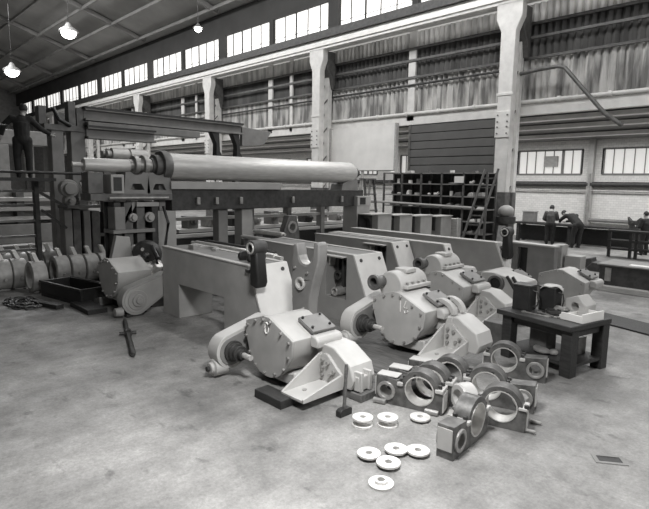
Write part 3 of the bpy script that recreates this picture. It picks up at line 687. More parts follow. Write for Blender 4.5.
M().bx(-15.1, -14.9, 5.72, 6.6, 1.12, 1.2).build('cross_bar', DKGREY, t)
M().bar((-14.85, 4.2, 2.35), (-14.85, 4.85, 1.95), .07, .07).build('strut', DARK, t)
# clutter of rails and shafts between the frames
def shaft(label, p0, p1, r, m, nm='shaft', cat='shaft'):
    o = M().lathe(p0, p1, [(0, r*.6), (.06, r*.6), (.065, r), (.94, r), (.945, r*.6), (1, r*.6)], 16).build(nm, m, loc=(Vector(p0)+Vector(p1))/2-Vector((0, 0, r)))
    return tag(o, label, cat, 'shafts and bars behind the near frame')
t = thing('trestle', 'low dark trestle carrying shafts behind the nearest frame', 'trestle', (-10, 6.5, 0))
for x in (-10.6, -8.6): M().bx(x-.1, x+.1, 5.95, 6.95, 1.05, 1.2).build('cross_bar', DKGREY, t); M().bx(x-.1, x+.1, 6.0, 6.15, 0, 1.05).build('leg', DKGREY, t); M().bx(x-.1, x+.1, 6.75, 6.9, 0, 1.05).build('leg', DKGREY, t)
shaft('bright round shaft on the trestle right behind nearest frame', (-10.9, 6.3, 1.27), (-7.6, 6.3, 1.27), .07, BRIGHT)
shaft('dark round shaft beside the bright one on the trestle', (-11.0, 6.7, 1.26), (-8.3, 6.7, 1.26), .06, DARK)
shaft('pale bar lying across behind the trestle, nearer of two', (-11.2, 7.9, 1.3), (-9.9, 7.9, 1.3), .05, PALE)
shaft('pale bar lying across behind the trestle, further of two', (-11.2, 8.3, 1.42), (-9.9, 8.3, 1.42), .06, BRIGHT)
t = thing('bar_stand', 'low dark stand carrying two pale bars behind the trestle', 'stand', (-10.5, 8.1, 0))
for x in (-11.0, -10.1):
    M().bx(x-.06, x+.06, 7.8, 8.0, 0, 1.25).build('post', DKGREY, t); M().bx(x-.06, x+.06, 8.2, 8.4, 0, 1.36).build('post', DKGREY, t); M().bx(x-.05, x+.05, 8.0, 8.2, .9, 1.0).build('tie', DKGREY, t)
t = thing('angle_bracket', 'curved pale clamp lying on top of the nearest frame', 'clamp', (-9.0, 5.35, 1.38))
M().prism(arc(-8.9, 5.38, .3, 20, 190, 12)+arc(-8.9, 5.38, .2, 190, 20, 12), 'z', 1.36, 1.42).build('clamp_arm', PAINT, t, .01)
M().bx(-9.25, -9.05, 5.25, 5.4, 1.36, 1.46).build('clamp_pad', STEEL, t, .01)
t = thing('angle_bracket', 'dark pair of links near the right end of nearest frame top', 'clamp', (-7.3, 5.4, 1.35))
for x in (-7.5, -7.25): M().prism(arc(5.3, 1.42, .09, 90, 270, 8)+arc(5.5, 1.42, .09, -90, 90, 8), 'x', x, x+.07).build('link', BLACK, t, .008)
# long side rails of the machine across the middle ground
t = thing('side_rail', 'long light rails with posts running across behind the frames', 'rail', (-13, 9, 0), None)
m = M()
for z in (1.15, 1.62, 2.0): m.bx(-13.1, -12.95, 6.5, 14, z, z+.09)
m.each('rail', PALE, t, .006)
for y in (6.6, 8.4, 9.5, 11, 12.5, 13.9): M().bx(-13.15, -12.9, y-.08, y+.08, 0, 2.1).build('post', MID, t)
M().bx(-13.3, -13.2, 6.5, 14, .2, 1.1).build('skirt_plate', BLACK, t)
t = thing('rear_bed', 'dark rear machine bed crowded with fittings behind the rails', 'machine bed', (-14.5, 10, 0))
M().bx(-15.2, -13.8, 7.6, 15, 0, 1.2).build('bed', DARK, t)
M().bx(-15.3, -13.7, 7.5, 15.1, 1.2, 1.3).build('table_plate', PALE, t)
for j in range(9):
    y = 7.9+j*.78; hh = random.uniform(.25, .6)
    m = M().bx(-14.3-.2*(j % 2), -13.9, y, y+.35, 1.3, 1.3+hh); m.lathe((-13.9, y+.17, 1.3+hh*.6), (-13.7, y+.17, 1.3+hh*.6), [(0, .12), (.5, .12), (.51, .07), (1, .07)], 12)
    m.build('fitting', [MID, STEEL, DARK, PAINT][j % 4], t, .012)
t = thing('yoke_bracket', 'dark yoke bracket standing behind the second frame', 'bracket', (-10.4, 9, 0))
M().prism([(8.62, 0), (9.3, 0), (9.2, 1.5), (9.1, 1.85), (8.85, 1.85), (8.7, 1.5)], 'x', -10.6, -10.4, [circ(8.96, 1.55, .12, 14)]).build('yoke', DKGREY, t, .01)
M().lathe((-10.38, 8.96, 1.55), (-10.62, 8.96, 1.55), [(0, .16), (1, .16)], 16, .1).build('bush', STEEL, t)

# ------------------------------------------------------------------ bearing rings at the left
def ring(label, x, y, first=[None], s=1.0):
    if first[0] is None:
        t = thing('bearing_ring', label, 'ring', (0, 0, 0), 'ring shells with lugs at the left')
        M().lathe((0, 0, .375), (0, .33, .375), [(0, .345), (.05, .37), (.95, .37), (1, .345)], 36, .27).build('shell', STEEL2, t)
        M().prism([(.15, .7), (.25, .7), (.15, .95), (.06, .95)], 'x', -.06, .06).build('lug', WHITE, t, .01)
        M().lathe((.34, .165, .3), (.42, .165, .3), [(0, .035), (1, .035)], 10).build('stud', STEEL, t)
        M().bx(-.22, .22, .04, .29, -.0, .05).build('foot', CAST, t, .008)
        first[0] = t; t.location = (x, y, 0)
        return t
    return dup(first[0], loc=(x, y, 0), label=label)
ords = ['first', 'second', 'third', 'fourth', 'fifth', 'sixth']
ring('ring shell standing alone in front of the dark trough and chain', -13.65, 3.52)
for i in range(4): ring('%s ring shell from the left of the row behind the trough' % ords[i], -14.3, 4.25+i*.37)
for i in range(2): ring('ring shell at the left edge, %s of the touching pair' % ('outermost' if i == 0 else 'inner'), -14.4, 2.95+i*.35)
for i in range(4): ring('%s ring shell from the left of the rear row' % ords[i], -15.6, 3.28+i*.36)
# trough, planks, chain, bar
t = thing('steel_trough', 'dark open steel trough lying before the row of rings', 'trough', (-12.36, 4.13, 0), rz=math.atan2(.25, 1.4))
M().bx(-.85, .85, -.36, .36, 0, .05).build('base', BLACK, t)
for y in (-.36, .3): M().bx(-.85, .85, y, y+.06, .05, .36).build('side', BLACK, t, .008)
for x in (-.85, .79): M().bx(x, x+.06, -.3, .3, .05, .36).build('end', BLACK, t, .008)
M().bx(-.87, .87, -.39, -.34, .33, .37).bx(-.87, .87, .34, .39, .33, .37).build('rim', DARK, t)
single('floor_plank', M().bx(-11.6, -10.6, 3.75, 4.15, 0, .1), WOOD, 'dark plank on floor between trough and left gearbox', 'plank', (-11.1, 3.95, 0), 'dark planks on the floor', .01)
single('floor_plank', M().bx(-12.4, -11.5, 3.3, 3.48, 0, .09, rz=.3), WOOD, 'small dark plank on floor in front of the trough', 'plank', (-11.95, 3.39, 0), 'dark planks on the floor', .01)
single('pale_wedge', M().prism([(-11.7, .02), (-11.2, .02), (-11.2, .2), (-11.65, .08)], 'y', 4.22, 4.5), STEEL, 'pale metal wedge at the foot of left gearbox', 'wedge', (-11.45, 4.36, 0), bevel=.01)
m = M(); N = 46
for i in range(N):
    a = i*.46; r = .52-.0075*i+.05*math.sin(i*1.7)
    c = Vector((-12.45+r*math.cos(a)*1.15, 3.05+r*math.sin(a)*.62, .03+.012*(i % 3)))
    d = Vector((-math.sin(a)*1.15, math.cos(a)*.62, 0)).normalized(); n2 = Vector((-d.y, d.x, 0)) if i % 2 else Vector((0, 0, 1))*.6+Vector((-d.y, d.x, 0))*.6
    m.tube([c+d*.1*math.cos(b)+n2*.05*math.sin(b) for b in [j*2*PI/10 for j in range(10)]], .018, 6, True)
single('chain', m, DARK, 'heap of dark lifting chain lying on the floor at left', 'chain', (-12.45, 3.05, 0))
t = thing('iron_bar', 'long dark iron bar with a cross collar lying on the floor', 'bar', (-8.6, 3.7, 0))
p0, p1 = Vector((-9.62, 4.08, .045)), Vector((-7.56, 3.32, .045)); d = p1-p0
M().lathe(p0, p1, [(0, .035), (.5, .04), (.97, .045), (1, .03)], 12).build('rod', DARK, t)
q = p0+d*.42; nn = Vector((-d.y, d.x, 0)).normalized()
M().lathe(q-d*.03, q+d*.03, [(0, .07), (1, .07)], 14).build('collar', DARK, t)
M().cyl(q-nn*.14, q+nn*.14, .03, n=10).build('cross_pin', DARK, t)

# ------------------------------------------------------------------ pillow block castings in the foreground
def pillow(label, x, y, rz, mm=CAST, first=[None], z=0, drop=()):
    if first[0] is None:
        t = thing('pillow_block', label, 'bearing block', (0, 0, 0), 'cast pillow blocks on the floor')
        out = [(-.36, 0), (.38, 0), (.38, .24), (.335, .25)] + arc(.13, .225, .205, 8, 172, 16) + [(-.085, .24), (-.11, .29), (-.36, .31)]
        b = M().prism(out, 'y', -.08, .08, [circ(.13, .215, .158, 24), circ(-.24, .15, .075, 16)]).build('casting', CASTD, t, .01)
        M().prism(circ(.13, .215, .16, 28), 'y', -.086, .086, [circ(.13, .215, .148, 28)]).build('bore_liner', BRIGHT, t)
        M().lathe((-.24, -.1, .15), (-.24, .1, .15), [(0, .105), (1, .105)], 18, .07).build('small_bush', STEEL, t, .006)
        m = M().bx(-.115, -.05, -.1, .1, .235, .275).bx(.3, .385, -.1, .1, .235, .275); m.each('bolt_pad', PALE, t, .008)
        m = M()
        for xx in (-.083, .343):
            for yy in (-.05, .05): m.cyl((xx, yy, .27), (xx, yy, .31), .022, n=6)
        m.each('nut', DARK, t)
        M().bx(.378, .392, -.075, .075, .03, .23).build('machined_end', PALE, t)
        M().bx(-.372, -.358, -.07, .07, .08, .28).build('lug_end', PALE, t)
        M().bx(-.355, -.12, -.075, .075, .308, .318).build('machined_top', PALE, t)
        m = M()
        for xx in (-.3, .28): m.lathe((xx-.07, -.11, .03), (xx+.07, -.11, .03), [(0, .03), (1, .03)], 10)
        m.each('foot_bolt', STEEL, t)
        for ch in t.children:
            for v in ch.data.vertices: v.co *= 1.14
        first[0] = t; t.location = (x, y, z); t.rotation_euler = (0, 0, rz); return t
    return dup(first[0], loc=(x, y, z), rz=rz, label=label, drop=drop)
pillow('front pillow block of the facing pair, beside the stacked flanges', -3.64, 5.06, .3)
pillow('rear pillow block of the facing pair behind the front one', -3.7, 5.37, .3)
b = pillow('pillow block tilted up behind the facing pair', -3.7, 5.8, .25)
pillow('foreground pillow block turned end on with its ring to the back', -2.68, 4.7, PI/2+.1, drop=('machined_top', 'foot_bolt'))
pillow('middle one of the right hand row of pillow blocks, lug to the right', -2.9, 5.92, .32+PI, drop=('machined_top',))
pillow('rear one of the right hand row of pillow blocks, lug to the right', -3.22, 7.0, .32+PI, drop=('machined_top',))
t = thing('ring_housing', 'split ring housing without lug at front of the right hand row', 'bearing block', (-2.62, 5.42, 0), None, .3)
M().prism([(-.27, 0), (.27, 0), (.27, .25), (.235, .27)]+arc(0, .25, .235, 8, 172, 16)+[(-.235, .27), (-.27, .25)], 'y', -.09, .09, [circ(0, .25, .18, 26)]).build('casting', CASTD, t, .01)
M().prism(circ(0, .25, .182, 28), 'y', -.097, .097, [circ(0, .25, .17, 28)]).build('bore_liner', BRIGHT, t)
M().bx(.19, .285, -.11, .11, .25, .285).bx(-.285, -.19, -.11, .11, .25, .285).each('bolt_pad', PALE, t, .008)
M().bx(.268, .282, -.07, .07, .03, .23).build('machined_end', PALE, t)
M().cyl((.27, -.08, .27), (.27, -.08, .32), .025, n=6).cyl((-.24, -.05, .27), (-.24, -.05, .33), .025, n=6).each('nut', DARK, t)
t = thing('bush_ring', 'round pale bush lying between the block pair and right hand row', 'bush', (-3.12, 5.45, 0))
M().lathe((-3.15, 5.36, .17), (-3.08, 5.54, .17), [(0, .155), (.1, .17), (.9, .17), (1, .155)], 28, .1).build('shell', PALE, t)
M().bx(-3.24, -3.0, 5.37, 5.53, 0, .05, rz=.3).build('foot', CAST, t, .01)
single('packing_strip', M().bx(-3.2, -2.9, 5.2, 5.36, 0, .02, rz=.4), PALE, 'flat pale strip on the floor before the round bush', 'strip', (-3.05, 5.28, 0))
for i, (x, y) in enumerate([(-3.36, 5.25), (-2.35, 5.72), (-2.3, 5.45)]):
    o = M().lathe((x-.06, y, .025), (x+.06, y+.02, .025), [(0, .025), (.3, .025), (.31, .02), (1, .02)], 8).build('loose_bolt', STEEL, loc=(x, y, 0))
    tag(o, ['loose bolt in front of the bush ring', 'loose bolt beside the end of the right hand row', 'loose bolt nearest the row corner'][i], 'bolt', 'loose bolts')

# ------------------------------------------------------------------ flanges and hammer
FL = [None]
def flange(label, x, y, z=0, up=True, tilt=0):
    prof = [(0, .113), (.02, .117), (.4, .117), (.44, .11), (.45, .062), (.95, .06), (1, .056)]
    o = M().lathe((0, 0, 0 if up else .05), (0, 0, .05 if up else 0), prof, 40, .036).build('hub_flange', BRIGHT if 0 else FLM, loc=(0, 0, 0))
    o.location = (x, y, z); o.rotation_euler = (0, 0, tilt)
    return tag(o, label, 'flange', 'machined hub flanges on the floor')
FLM = mat('turned_steel', .76, .62, .45, .1, 14, bump=.04)
for (x, y), nm in zip([(-3.68, 4.24), (-3.49, 4.45)], ('the hammer', 'the pillow block pair')):
    flange('lower flange of the stacked pair next to %s' % nm, x, y, 0, True)
    flange('upper flange of the stacked pair next to %s' % nm, x, y, .05, False)
flange('single flange raised on its hub in front of the pillow block pair', -3.31, 4.82, 0, False)
flange('leftmost flange of the four flat ones grouped in the foreground', -3.17, 3.76, 0, False)
flange('flange behind and between the others of the foreground group', -3.04, 4.03, 0, False)
flange('rightmost flange of the foreground group', -2.87, 4.17, 0, False)
flange('flange at the front of the foreground group, overlapping two', -2.93, 3.77, .0, False)
flange('nearest flange, lying hub upward on its own', -2.78, 3.48, 0, True)
t = thing('sledge_hammer', 'sledge hammer standing on its head by the gearbox', 'hammer', (-4.0, 4.27, 0))
M().prism([(-.1, .0), (.1, 0), (.1, .07), (.07, .09), (-.07, .09), (-.1, .07)], 'x', -4.04, -3.96).xform(Matrix.Translation((0, 4.27, 0))).build('head', BLACK, t, .006)
M().lathe((-4.0, 4.27, .05), (-3.985, 4.28, .62), [(0, .022), (.7, .02), (.9, .024), (1, .02)], 12).xform(Matrix.Identity(4)).build('handle', TIMBER, t)

# ------------------------------------------------------------------ bench and what lies on it
BR = -.21; BL = (-3.82, 7.72, 0)
def RT(x, y, z=0):
    c, s = math.cos(BR), math.sin(BR); return (BL[0]+c*x-s*y, BL[1]+s*x+c*y, z)
t = thing('work_bench', 'dark heavy wooden bench with thick legs at right', 'bench', BL, rz=BR)
M().bx(-.06, 1.22, -.08, .95, .69, .77).build('top', WOOD, t, .012)
for x, y in ((0, .0), (1.03, 0), (0, .78), (1.03, .78)): M().bx(x, x+.17, y, y+.17, 0, .69).build('leg', WOOD, t, .012)
for q in ((.05, 1.15, .06, .12, .57, .69), (.05, 1.15, .84, .9, .57, .69), (.06, .12, .1, .85, .57, .69), (1.08, 1.14, .1, .85, .57, .69)): M().bx(*q).build('rail', WOOD, t)
M().bx(.02, 1.18, .05, .9, .14, .18).build('lower_shelf', WOOD, t)
def onb(name, mb, m, label, cat, x, y, z, group=None, bev=.006, rz=0):
    o = mb.build(name, m, None, bev, loc=(0, 0, 0)); o.location = RT(x, y, z); o.rotation_euler = (0, 0, BR+rz); return tag(o, label, cat, group)
def tin(label, x, y, s, rz):
    t = thing('oil_tin', label, 'tin', RT(x, y, .77), 'dark tins on the bench', BR+rz)
    M().bx(-.13*s, .13*s, -.12*s, .12*s, 0, .36*s).build('body', RUBBER, t, .012)
    M().bx(-.14*s, .14*s, -.13*s, .13*s, .36*s, .38*s).build('rim', DARK, t)
    M().tube([(.12*s, 0, .3*s), (.2*s, 0, .28*s), (.22*s, 0, .18*s), (.2*s, 0, .08*s), (.13*s, 0, .05*s)], .012, 8).build('handle', DARK, t)
    return t
tin('larger dark square tin at the left corner of the bench', .16, .3, 1.06, .2)
tin('smaller dark square tin at the middle of the bench', .4, .62, 1.0, .1)
t = thing('wiping_rag', 'pale crumpled rag laid over the tops of the tins', 'rag', RT(.42, .62, 1.15), None, BR)
m = M(); vs = []; fs = []
for i in range(13):
    for j in range(7):
        vs.append((-.17+i*.028, -.13+j*.042, .02+.012*math.sin(i*.9+j*.5)*math.cos(j*.8)-.05*abs((i-6)/6)**3))
nv = len(vs); vs += [(x, y, z-.012) for x, y, z in vs]
for i in range(12):
    for j in range(6):
        a = i*7+j; fs += [(a, a+7, a+8, a+1), (nv+a, nv+a+1, nv+a+8, nv+a+7)]
for i in range(12): a = i*7; fs += [(a, nv+a, nv+a+7, a+7), (a+6, a+13, nv+a+13, nv+a+6)]
for j in range(6): fs += [(j, j+1, nv+j+1, nv+j), (84+j, nv+84+j, nv+85+j, 85+j)]
m.add(vs, fs).xform(Matrix.Rotation(.55, 4, 'Z')).build('cloth', PALE, t, smooth=180)
t = thing('open_tray', 'open white wooden tray at the right end of the bench', 'tray', RT(.98, .5, .77), None, BR)
M().bx(-.14, .18, -.22, .26, 0, .02).build('base', LTIMBER, t)
M().bx(-.14, .18, -.25, -.22, 0, .1).bx(-.14, .18, .25, .28, 0, .1).each('end', WHITE, t)
M().bx(-.165, -.14, -.25, .28, 0, .06).bx(.18, .205, -.25, .28, 0, .13).each('side', WHITE, t)
def spanner(label, x, y, L, rz, i):
    o = M().prism([(-L/2, -.012), (L/2, -.012), (L/2, .012), (-L/2, .012)], 'z', 0, .014).prism(arc(L/2+.03, 0, .045, 40, 320, 14)+arc(L/2+.03, 0, .022, 320, 40, 10), 'z', 0, .018).prism(arc(-L/2-.02, 0, .035, 220, 500, 14)+arc(-L/2-.02, 0, .016, 500, 220, 10), 'z', 0, .018).build('spanner', STEEL, loc=(0, 0, 0))
    o.location = RT(x, y, .77+.002); o.rotation_euler = (0, 0, BR+rz); return tag(o, label, 'spanner', 'spanners on the bench')
spanner('spanner lying along the front edge of the bench', .5, .12, .34, .1, 0)
spanner('spanner just behind the front one on the bench', .62, .26, .3, -.2, 1)
spanner('spanner pointing at the white tray on the bench', .68, .42, .26, .5, 2)
onb('coil_of_wire', M().tube([(.11*math.cos(a*.5), .11*math.sin(a*.5), .012+.0008*a) for a in range(60)], .008, 6), DARK, 'dark coil of wire on bench between tins and white tray', 'wire', .6, .42, .77)
onb('rag_bundle', M().ball((0, 0, .05), .1, 14, (1.3, .9, .5)).ball((.09, .05, .05), .07, 12, (1, 1.1, .6)), STEEL, 'small grey rag bundle next to the wire coil', 'rag', .55, .6, .77, bev=0)
t = thing('machined_cover', 'pale angular casting standing on bench behind white tray', 'casting', RT(.78, .84, .77), None, BR)
M().prism([(-.16, 0), (.18, 0), (.18, .16), (.04, .3), (-.16, .22)], 'y', -.16, .12, [circ(.0, .12, .06, 14)]).build('body', PALE, t, .015)
M().bx(-.18, .2, -.18, .14, 0, .03).build('base', PALE, t)
# under the bench
def box_on_shelf(label, x, y, w, d, h, m, z=.18):
    o = M().bx(-w/2, w/2, -d/2, d/2, 0, h).bx(-w/2+.015, w/2-.015, -d/2-.006, -d/2, h*.15, h*.85).build('crate', m, None, .008, loc=(0, 0, 0)); o.location = RT(x, y, z); o.rotation_euler = (0, 0, BR); return tag(o, label, 'crate', 'crates under the bench')
box_on_shelf('dark crate on the shelf under the bench', .4, .5, .3, .25, .32, DKGREY)
box_on_shelf('pale crate on the shelf under the bench at the back', .8, .72, .26, .2, .26, STEEL)
onb('shelf_scrap', M().ball((0, 0, .05), .09, 10, (1.6, 1, .55)).ball((.16, .06, .05), .07, 10, (1, 1, .7)).ball((-.12, .07, .04), .06, 10, (1.2, 1, .7)), STEEL, 'heap of pale scrap on the shelf under the bench', 'scrap', .6, .2, .18, bev=0)
single('small_crate', M().bx(-4.32, -3.98, 8.05, 8.35, 0, .42), DKGREY, 'small dark crate on the floor left of the bench', 'crate', (-4.2, 8.2, 0), bevel=.01)
single('dark_floor_strip', M().bx(-3.9, -1.2, 10.9, 11.7, 0, .03, rz=-.3), WOOD, 'dark strip lying flat on the floor right of bench', 'board', (-2.55, 11.3, 0))  # thin dark strip flat on the floor
t = thing('floor_drain', 'small dark drain with pale rim set in the floor', 'drain', (-1.5, 5.5, 0), rz=.62)
M().prism([(-.15, -.09), (.15, -.09), (.15, .09), (-.15, .09)], 'z', -.01, .008, [[(-.11, -.055), (.11, -.055), (.11, .055), (-.11, .055)]]).build('rim', MID, t)
M().bx(-.11, .11, -.055, .055, -.005, .003).build('grate', BLACK, t)

# ------------------------------------------------------------------ parts rack with its stock
t = thing('parts_rack', 'long dark shelf rack full of parts below the boarded shutter', 'rack', (-11.8, 18.1, 0))
RX0, RX1 = -14.7, -9.8
for i in range(6):
    x = RX0+(RX1-RX0)*i/5; M().bx(x-.035, x+.035, 17.9, 17.96, 0, 3.2).bx(x-.035, x+.035, 18.6, 18.66, 0, 3.2).build('upright', DKGREY, t)
SH = [.35, .85, 1.3, 1.78, 2.25, 2.72, 3.15]
for z in SH: M().bx(RX0, RX1, 17.9, 18.65, z, z+.04).build('shelf', MID, t)
M().bx(RX0, RX1, 18.66, 18.7, .1, 3.15).build('back_panel', DARK, t)
M().tube([(-15.3, 17.82, 1.95), (-10.3, 17.82, 1.87)], .05, 8).build('front_tube', PAINT, t)
n = 0
names = ['casting_part', 'tin_can', 'folded_sack', 'pipe_elbow']
where = ['bottom', 'second', 'third', 'fourth', 'fifth', 'sixth', 'top']
for si, z in enumerate(SH):
    for b in range(5):
        for j in range(2 if si < 6 else 1):
            if random.random() < .12: continue
            x = RX0+(b+.27+.4*j+random.uniform(0, .1))*(RX1-RX0)/5; x = min(x, RX1-.3)
            w = random.uniform(.06, .2); h = random.uniform(.06, .2); kd = random.choice([0, 1, 2, 3])
            mm = random.choice([PALE, STEEL, BRIGHT, MID, WHITE, WHITE, DKGREY])
            m = M()
            if kd == 0: m.prism([(x-w, z+.04), (x+w, z+.04), (x+w*.8, z+.04+h), (x-w*.3, z+.04+h*.8)], 'y', 17.94, 18.2)
            elif kd == 1: m.cyl((x, 18.1, z+.04), (x, 18.1, z+.04+h), w*.55, n=14)
            elif kd == 2: m.ball((x, 18.1, z+.04+h*.35), h*.5, 12, (w/h*1.6, .9, .7))
            else: m.tube([(x-w*.7, 18.1, z+.1), (x, 18.1, z+.1), (x+w*.4, 18.08, z+.14), (x+w*.5, 18.08, z+.04+h)], .055, 10)
            o = m.build(names[kd], mm, loc=(x, 18.1, z+.04), bevel=.01 if kd == 0 else 0)
            kindw = ['angular casting', 'round can', 'lumpy bundle', 'bent pipe piece'][kd]
            tone = 'pale' if mm in (PALE, BRIGHT, WHITE) else ('grey' if mm in (STEEL, MID) else 'dark')
            tag(o, '%s %s in bay %s of the rack, %s shelf, %s' % (tone, kindw, ['one', 'two', 'three', 'four', 'five'][b], where[si], 'left side' if j == 0 else 'right side'), ['casting', 'can', 'bundle', 'pipe'][kd], 'parts on the rack')
            n += 1
single('shelf_card', M().bx(-11.15, -10.75, 17.85, 17.89, 2.8, 3.05), WHITE, 'blank white card hung on the top of rack', 'card', (-10.9, 17.87, 2.8))
t = thing('leaning_ladder', 'dark ladder leaning against the rack end before tall column', 'ladder', (-9.7, 16.6, 0))
for x in (-9.75, -9.25): M().bar((x-.35, 16.5, 0), (x+.25, 17.2, 3.3), .08, .06).build('stile', DKGREY, t)
for j in range(9):
    f = (j+1)/10; M().bar((-10.1+.6*f, 16.5+.7*f, 3.3*f), (-9.6+.6*f, 16.5+.7*f, 3.3*f), .04, .04).build('rung', DKGREY, t)
t = thing('step_ladder', 'pale wooden step ladder under the white sheet', 'step ladder', (-14.6, 16.8, 0))
for y in (16.5, 17.1):
    M().bar((-15.2, y, 0), (-14.75, y, 2.9), .1, .05).build('stile', LTIMBER, t); M().bar((-14.2, y, 0), (-14.6, y, 2.9), .1, .05).build('stile', DKGREY, t)
for j in range(8): f = (j+.7)/8.6; M().bx(-14.2-.4*f-.1, -14.2-.4*f+.1, 16.5, 17.1, 2.9*f, 2.9*f+.04).build('step', TIMBER, t)
M().bx(-14.85, -14.5, 16.45, 17.15, 2.88, 2.93).build('top_step', TIMBER, t)
# machine at the foot of the tall column
t = thing('drilling_machine', 'dark machine with rounded pale top at foot of tall column', 'machine', (-9.4, 18.9, 0))
M().prism([(18.6, 0), (19.2, 0), (19.1, 1.6), (18.75, 1.6)], 'x', -9.7, -9.25).build('base', DKGREY, t, .02)
M().ball((-9.47, 18.9, 1.75), .3, 16, (1, 1, .8)).build('head', PAINT, t)
M().lathe((-9.47, 18.9, 1.3), (-9.47, 18.9, 1.55), [(0, .36), (1, .36)], 18).build('collar', DARK, t)
M().bar((-9.45, 18.6, 1.2), (-9.2, 17.9, .1), .25, .1).build('chute', DKGREY, t)

# ------------------------------------------------------------------ right background benches
t = thing('fitting_bench', 'dark bench by the aisle wall behind the two men', 'bench', (-9.5, 25.7, 0))
M().bx(-12.2, -6.6, 25.3, 26.2, .86, .95).build('top', WOOD, t)
for x in (-12.1, -9.6, -6.8): M().bx(x, x+.14, 25.35, 25.5, 0, .86).build('leg', WOOD, t); M().bx(x, x+.14, 26.0, 26.15, 0, .86).build('leg', WOOD, t)
M().bx(-12.1, -6.7, 25.8, 25.85, .05, .8).build('back_board', BLACK, t)
t = thing('bench_vice', 'dark vice clamped on the wall bench right of the men', 'vice', (-6.9, 25.65, .95))
M().bx(-7.05, -6.75, 25.5, 25.8, .95, 1.1).build('base', DARK, t); M().prism([(-7.1, 1.1), (-6.7, 1.1), (-6.65, 1.45), (-6.8, 1.3), (-7.0, 1.3), (-7.15, 1.45)], 'y', 25.5, 25.8).build('jaw', DARK, t, .02); M().cyl((-6.9, 25.2, 1.2), (-6.9, 25.5, 1.2), .03, n=8).build('screw', DARK, t)
t = thing('bench_box', 'grey box on the wall bench left of the men', 'box', (-11.6, 25.7, .95))
M().bx(-11.9, -11.3, 25.5, 25.9, .95, 1.45).build('body', MID, t, .02); M().bx(-11.92, -11.28, 25.48, 25.92, 1.45, 1.5).build('lid', PAINT, t)
t = thing('open_shelf', 'dark open shelf frame with white wall showing through at right', 'shelf', (-6.2, 22.6, 0))
for x in (-6.9, -6.15, -5.95, -5.2): M().bx(x, x+.1, 22.4, 22.5, 0, 1.05).build('upright', BLACK, t)
for z in (.3, .62, 1.0): M().bx(-6.9, -5.1, 22.35, 22.85, z, z+.07).build('shelf', BLACK, t)
t = thing('dark_cabinet', 'black cabinet with small round openings at the right edge', 'cabinet', (-4.6, 22, 0))
M().prism([(-5.0, 0), (-4.2, 0), (-4.2, 1.15), (-5.0, 1.15)], 'y', 21.6, 22.3, [circ(-4.7, .85, .06, 12), circ(-4.7, .55, .06, 12)]).build('body', BLACK, t)
M().bx(-5.0, -4.2, 22.3, 22.33, 0, 1.15).build('back', BRICK, t); M().bx(-5.05, -3.6, 21.5, 22.4, 1.15, 1.22).build('top', WOOD, t)
M().bx(-3.8, -3.65, 21.6, 22.3, 0, 1.15).build('leg', BLACK, t)
for i, (x, y, w, h, lab) in enumerate([(-6.6, 18.6, .5, .35, 'dark casting on floor before the open shelf'), (-5.6, 18.0, .6, .3, 'second dark casting on floor before the open shelf'), (-4.5, 18.3, .6, .28, 'dark casting on floor before the black cabinet')]):
    o = M().prism([(x-w, 0), (x+w, 0), (x+w*.8, h), (x+w*.2, h*.8), (x-w*.6, h)], 'y', y, y+.5).lathe((x, y-.02, h*.5), (x, y+.52, h*.5), [(0, h*.3), (1, h*.3)], 14).build('floor_casting', DARK, None, .02, loc=(x, y+.25, 0)); tag(o, lab, 'casting', 'dark castings on the far floor')
t = thing('tool_chest', 'low dark chest on pale planks with a paler top at right edge', 'chest', (-3.6, 15.5, 0))
M().bx(-4.75, -2.2, 14.95, 16.1, .14, .66).build('body', DARK, t, .01)
M().bx(-4.8, -2.15, 14.9, 16.15, .66, .7).build('top', MID, t, .008)  # paler colour than the body
for j in range(2): M().bx(-4.95, -2.1, 14.75+j*.9, 15.05+j*.9, 0, .14).build('plank', LTIMBER, t, .01)
M().bx(-4.6, -4.45, 14.93, 14.96, .25, .6).build('label_plate', STEEL, t)
single('paper_sheet', M().bx(-4.1, -3.6, 15.1, 15.35, .7, .71), WHITE, 'white paper on the top of low dark chest', 'paper', (-3.85, 15.2, .7))
single('pale_crate', M().bx(-5.36, -5.1, 13.25, 13.6, 0, 1.27), PAINT, 'tall pale crate behind the boxed frame end', 'crate', (-5.23, 13.4, 0), 'crates behind the bench', .015)
single('pale_crate', M().bx(-5.05, -4.66, 13.3, 13.65, 0, 1.02), PAINT, 'lower pale crate right of the tall crate', 'crate', (-4.85, 13.45, 0), 'crates behind the bench', .015)

# ------------------------------------------------------------------ man's platform
t = thing('work_platform', 'dark raised working platform on posts under the man', 'platform', (-15.0, 3.6, 0))
PZ = 2.72
M().bx(-15.2, -14.0, 3.05, 4.35, PZ-.08, PZ).build('deck', WOOD, t)
for x, y in ((-14.85, 3.12), (-14.85, 4.12), (-14.98, 3.12), (-14.98, 4.12)): M().bx(x-.05, x+.05, y-.05, y+.05, 0, PZ-.08).build('post', DARK, t)
for z in (.85, 1.2, 1.6, 2.0, 2.35): M().bx(-14.95, -14.88, 3.1, 4.14, z, z+.06).build('tread', MID if z in (1.6, 2.35) else DKGREY, t)
M().tube([(-14.2, 3.0, 2.86), (-14.2, 5.3, 2.84)], .035, 8).build('kick_rail', DARK, t)
M().tube([(-14.25, 2.6, 3.95), (-14.25, 3.42, 3.93)], .025, 8).build('guard_bar', DARK, t)
M().tube([(-14.25, 3.05, 2.7), (-14.25, 3.05, 3.95)], .025, 8).build('rail_post', DARK, t)
M().bar((-14.8, 4.2, 1.9), (-14.8, 4.8, 1.4), .06, .06).build('brace', DARK, t)
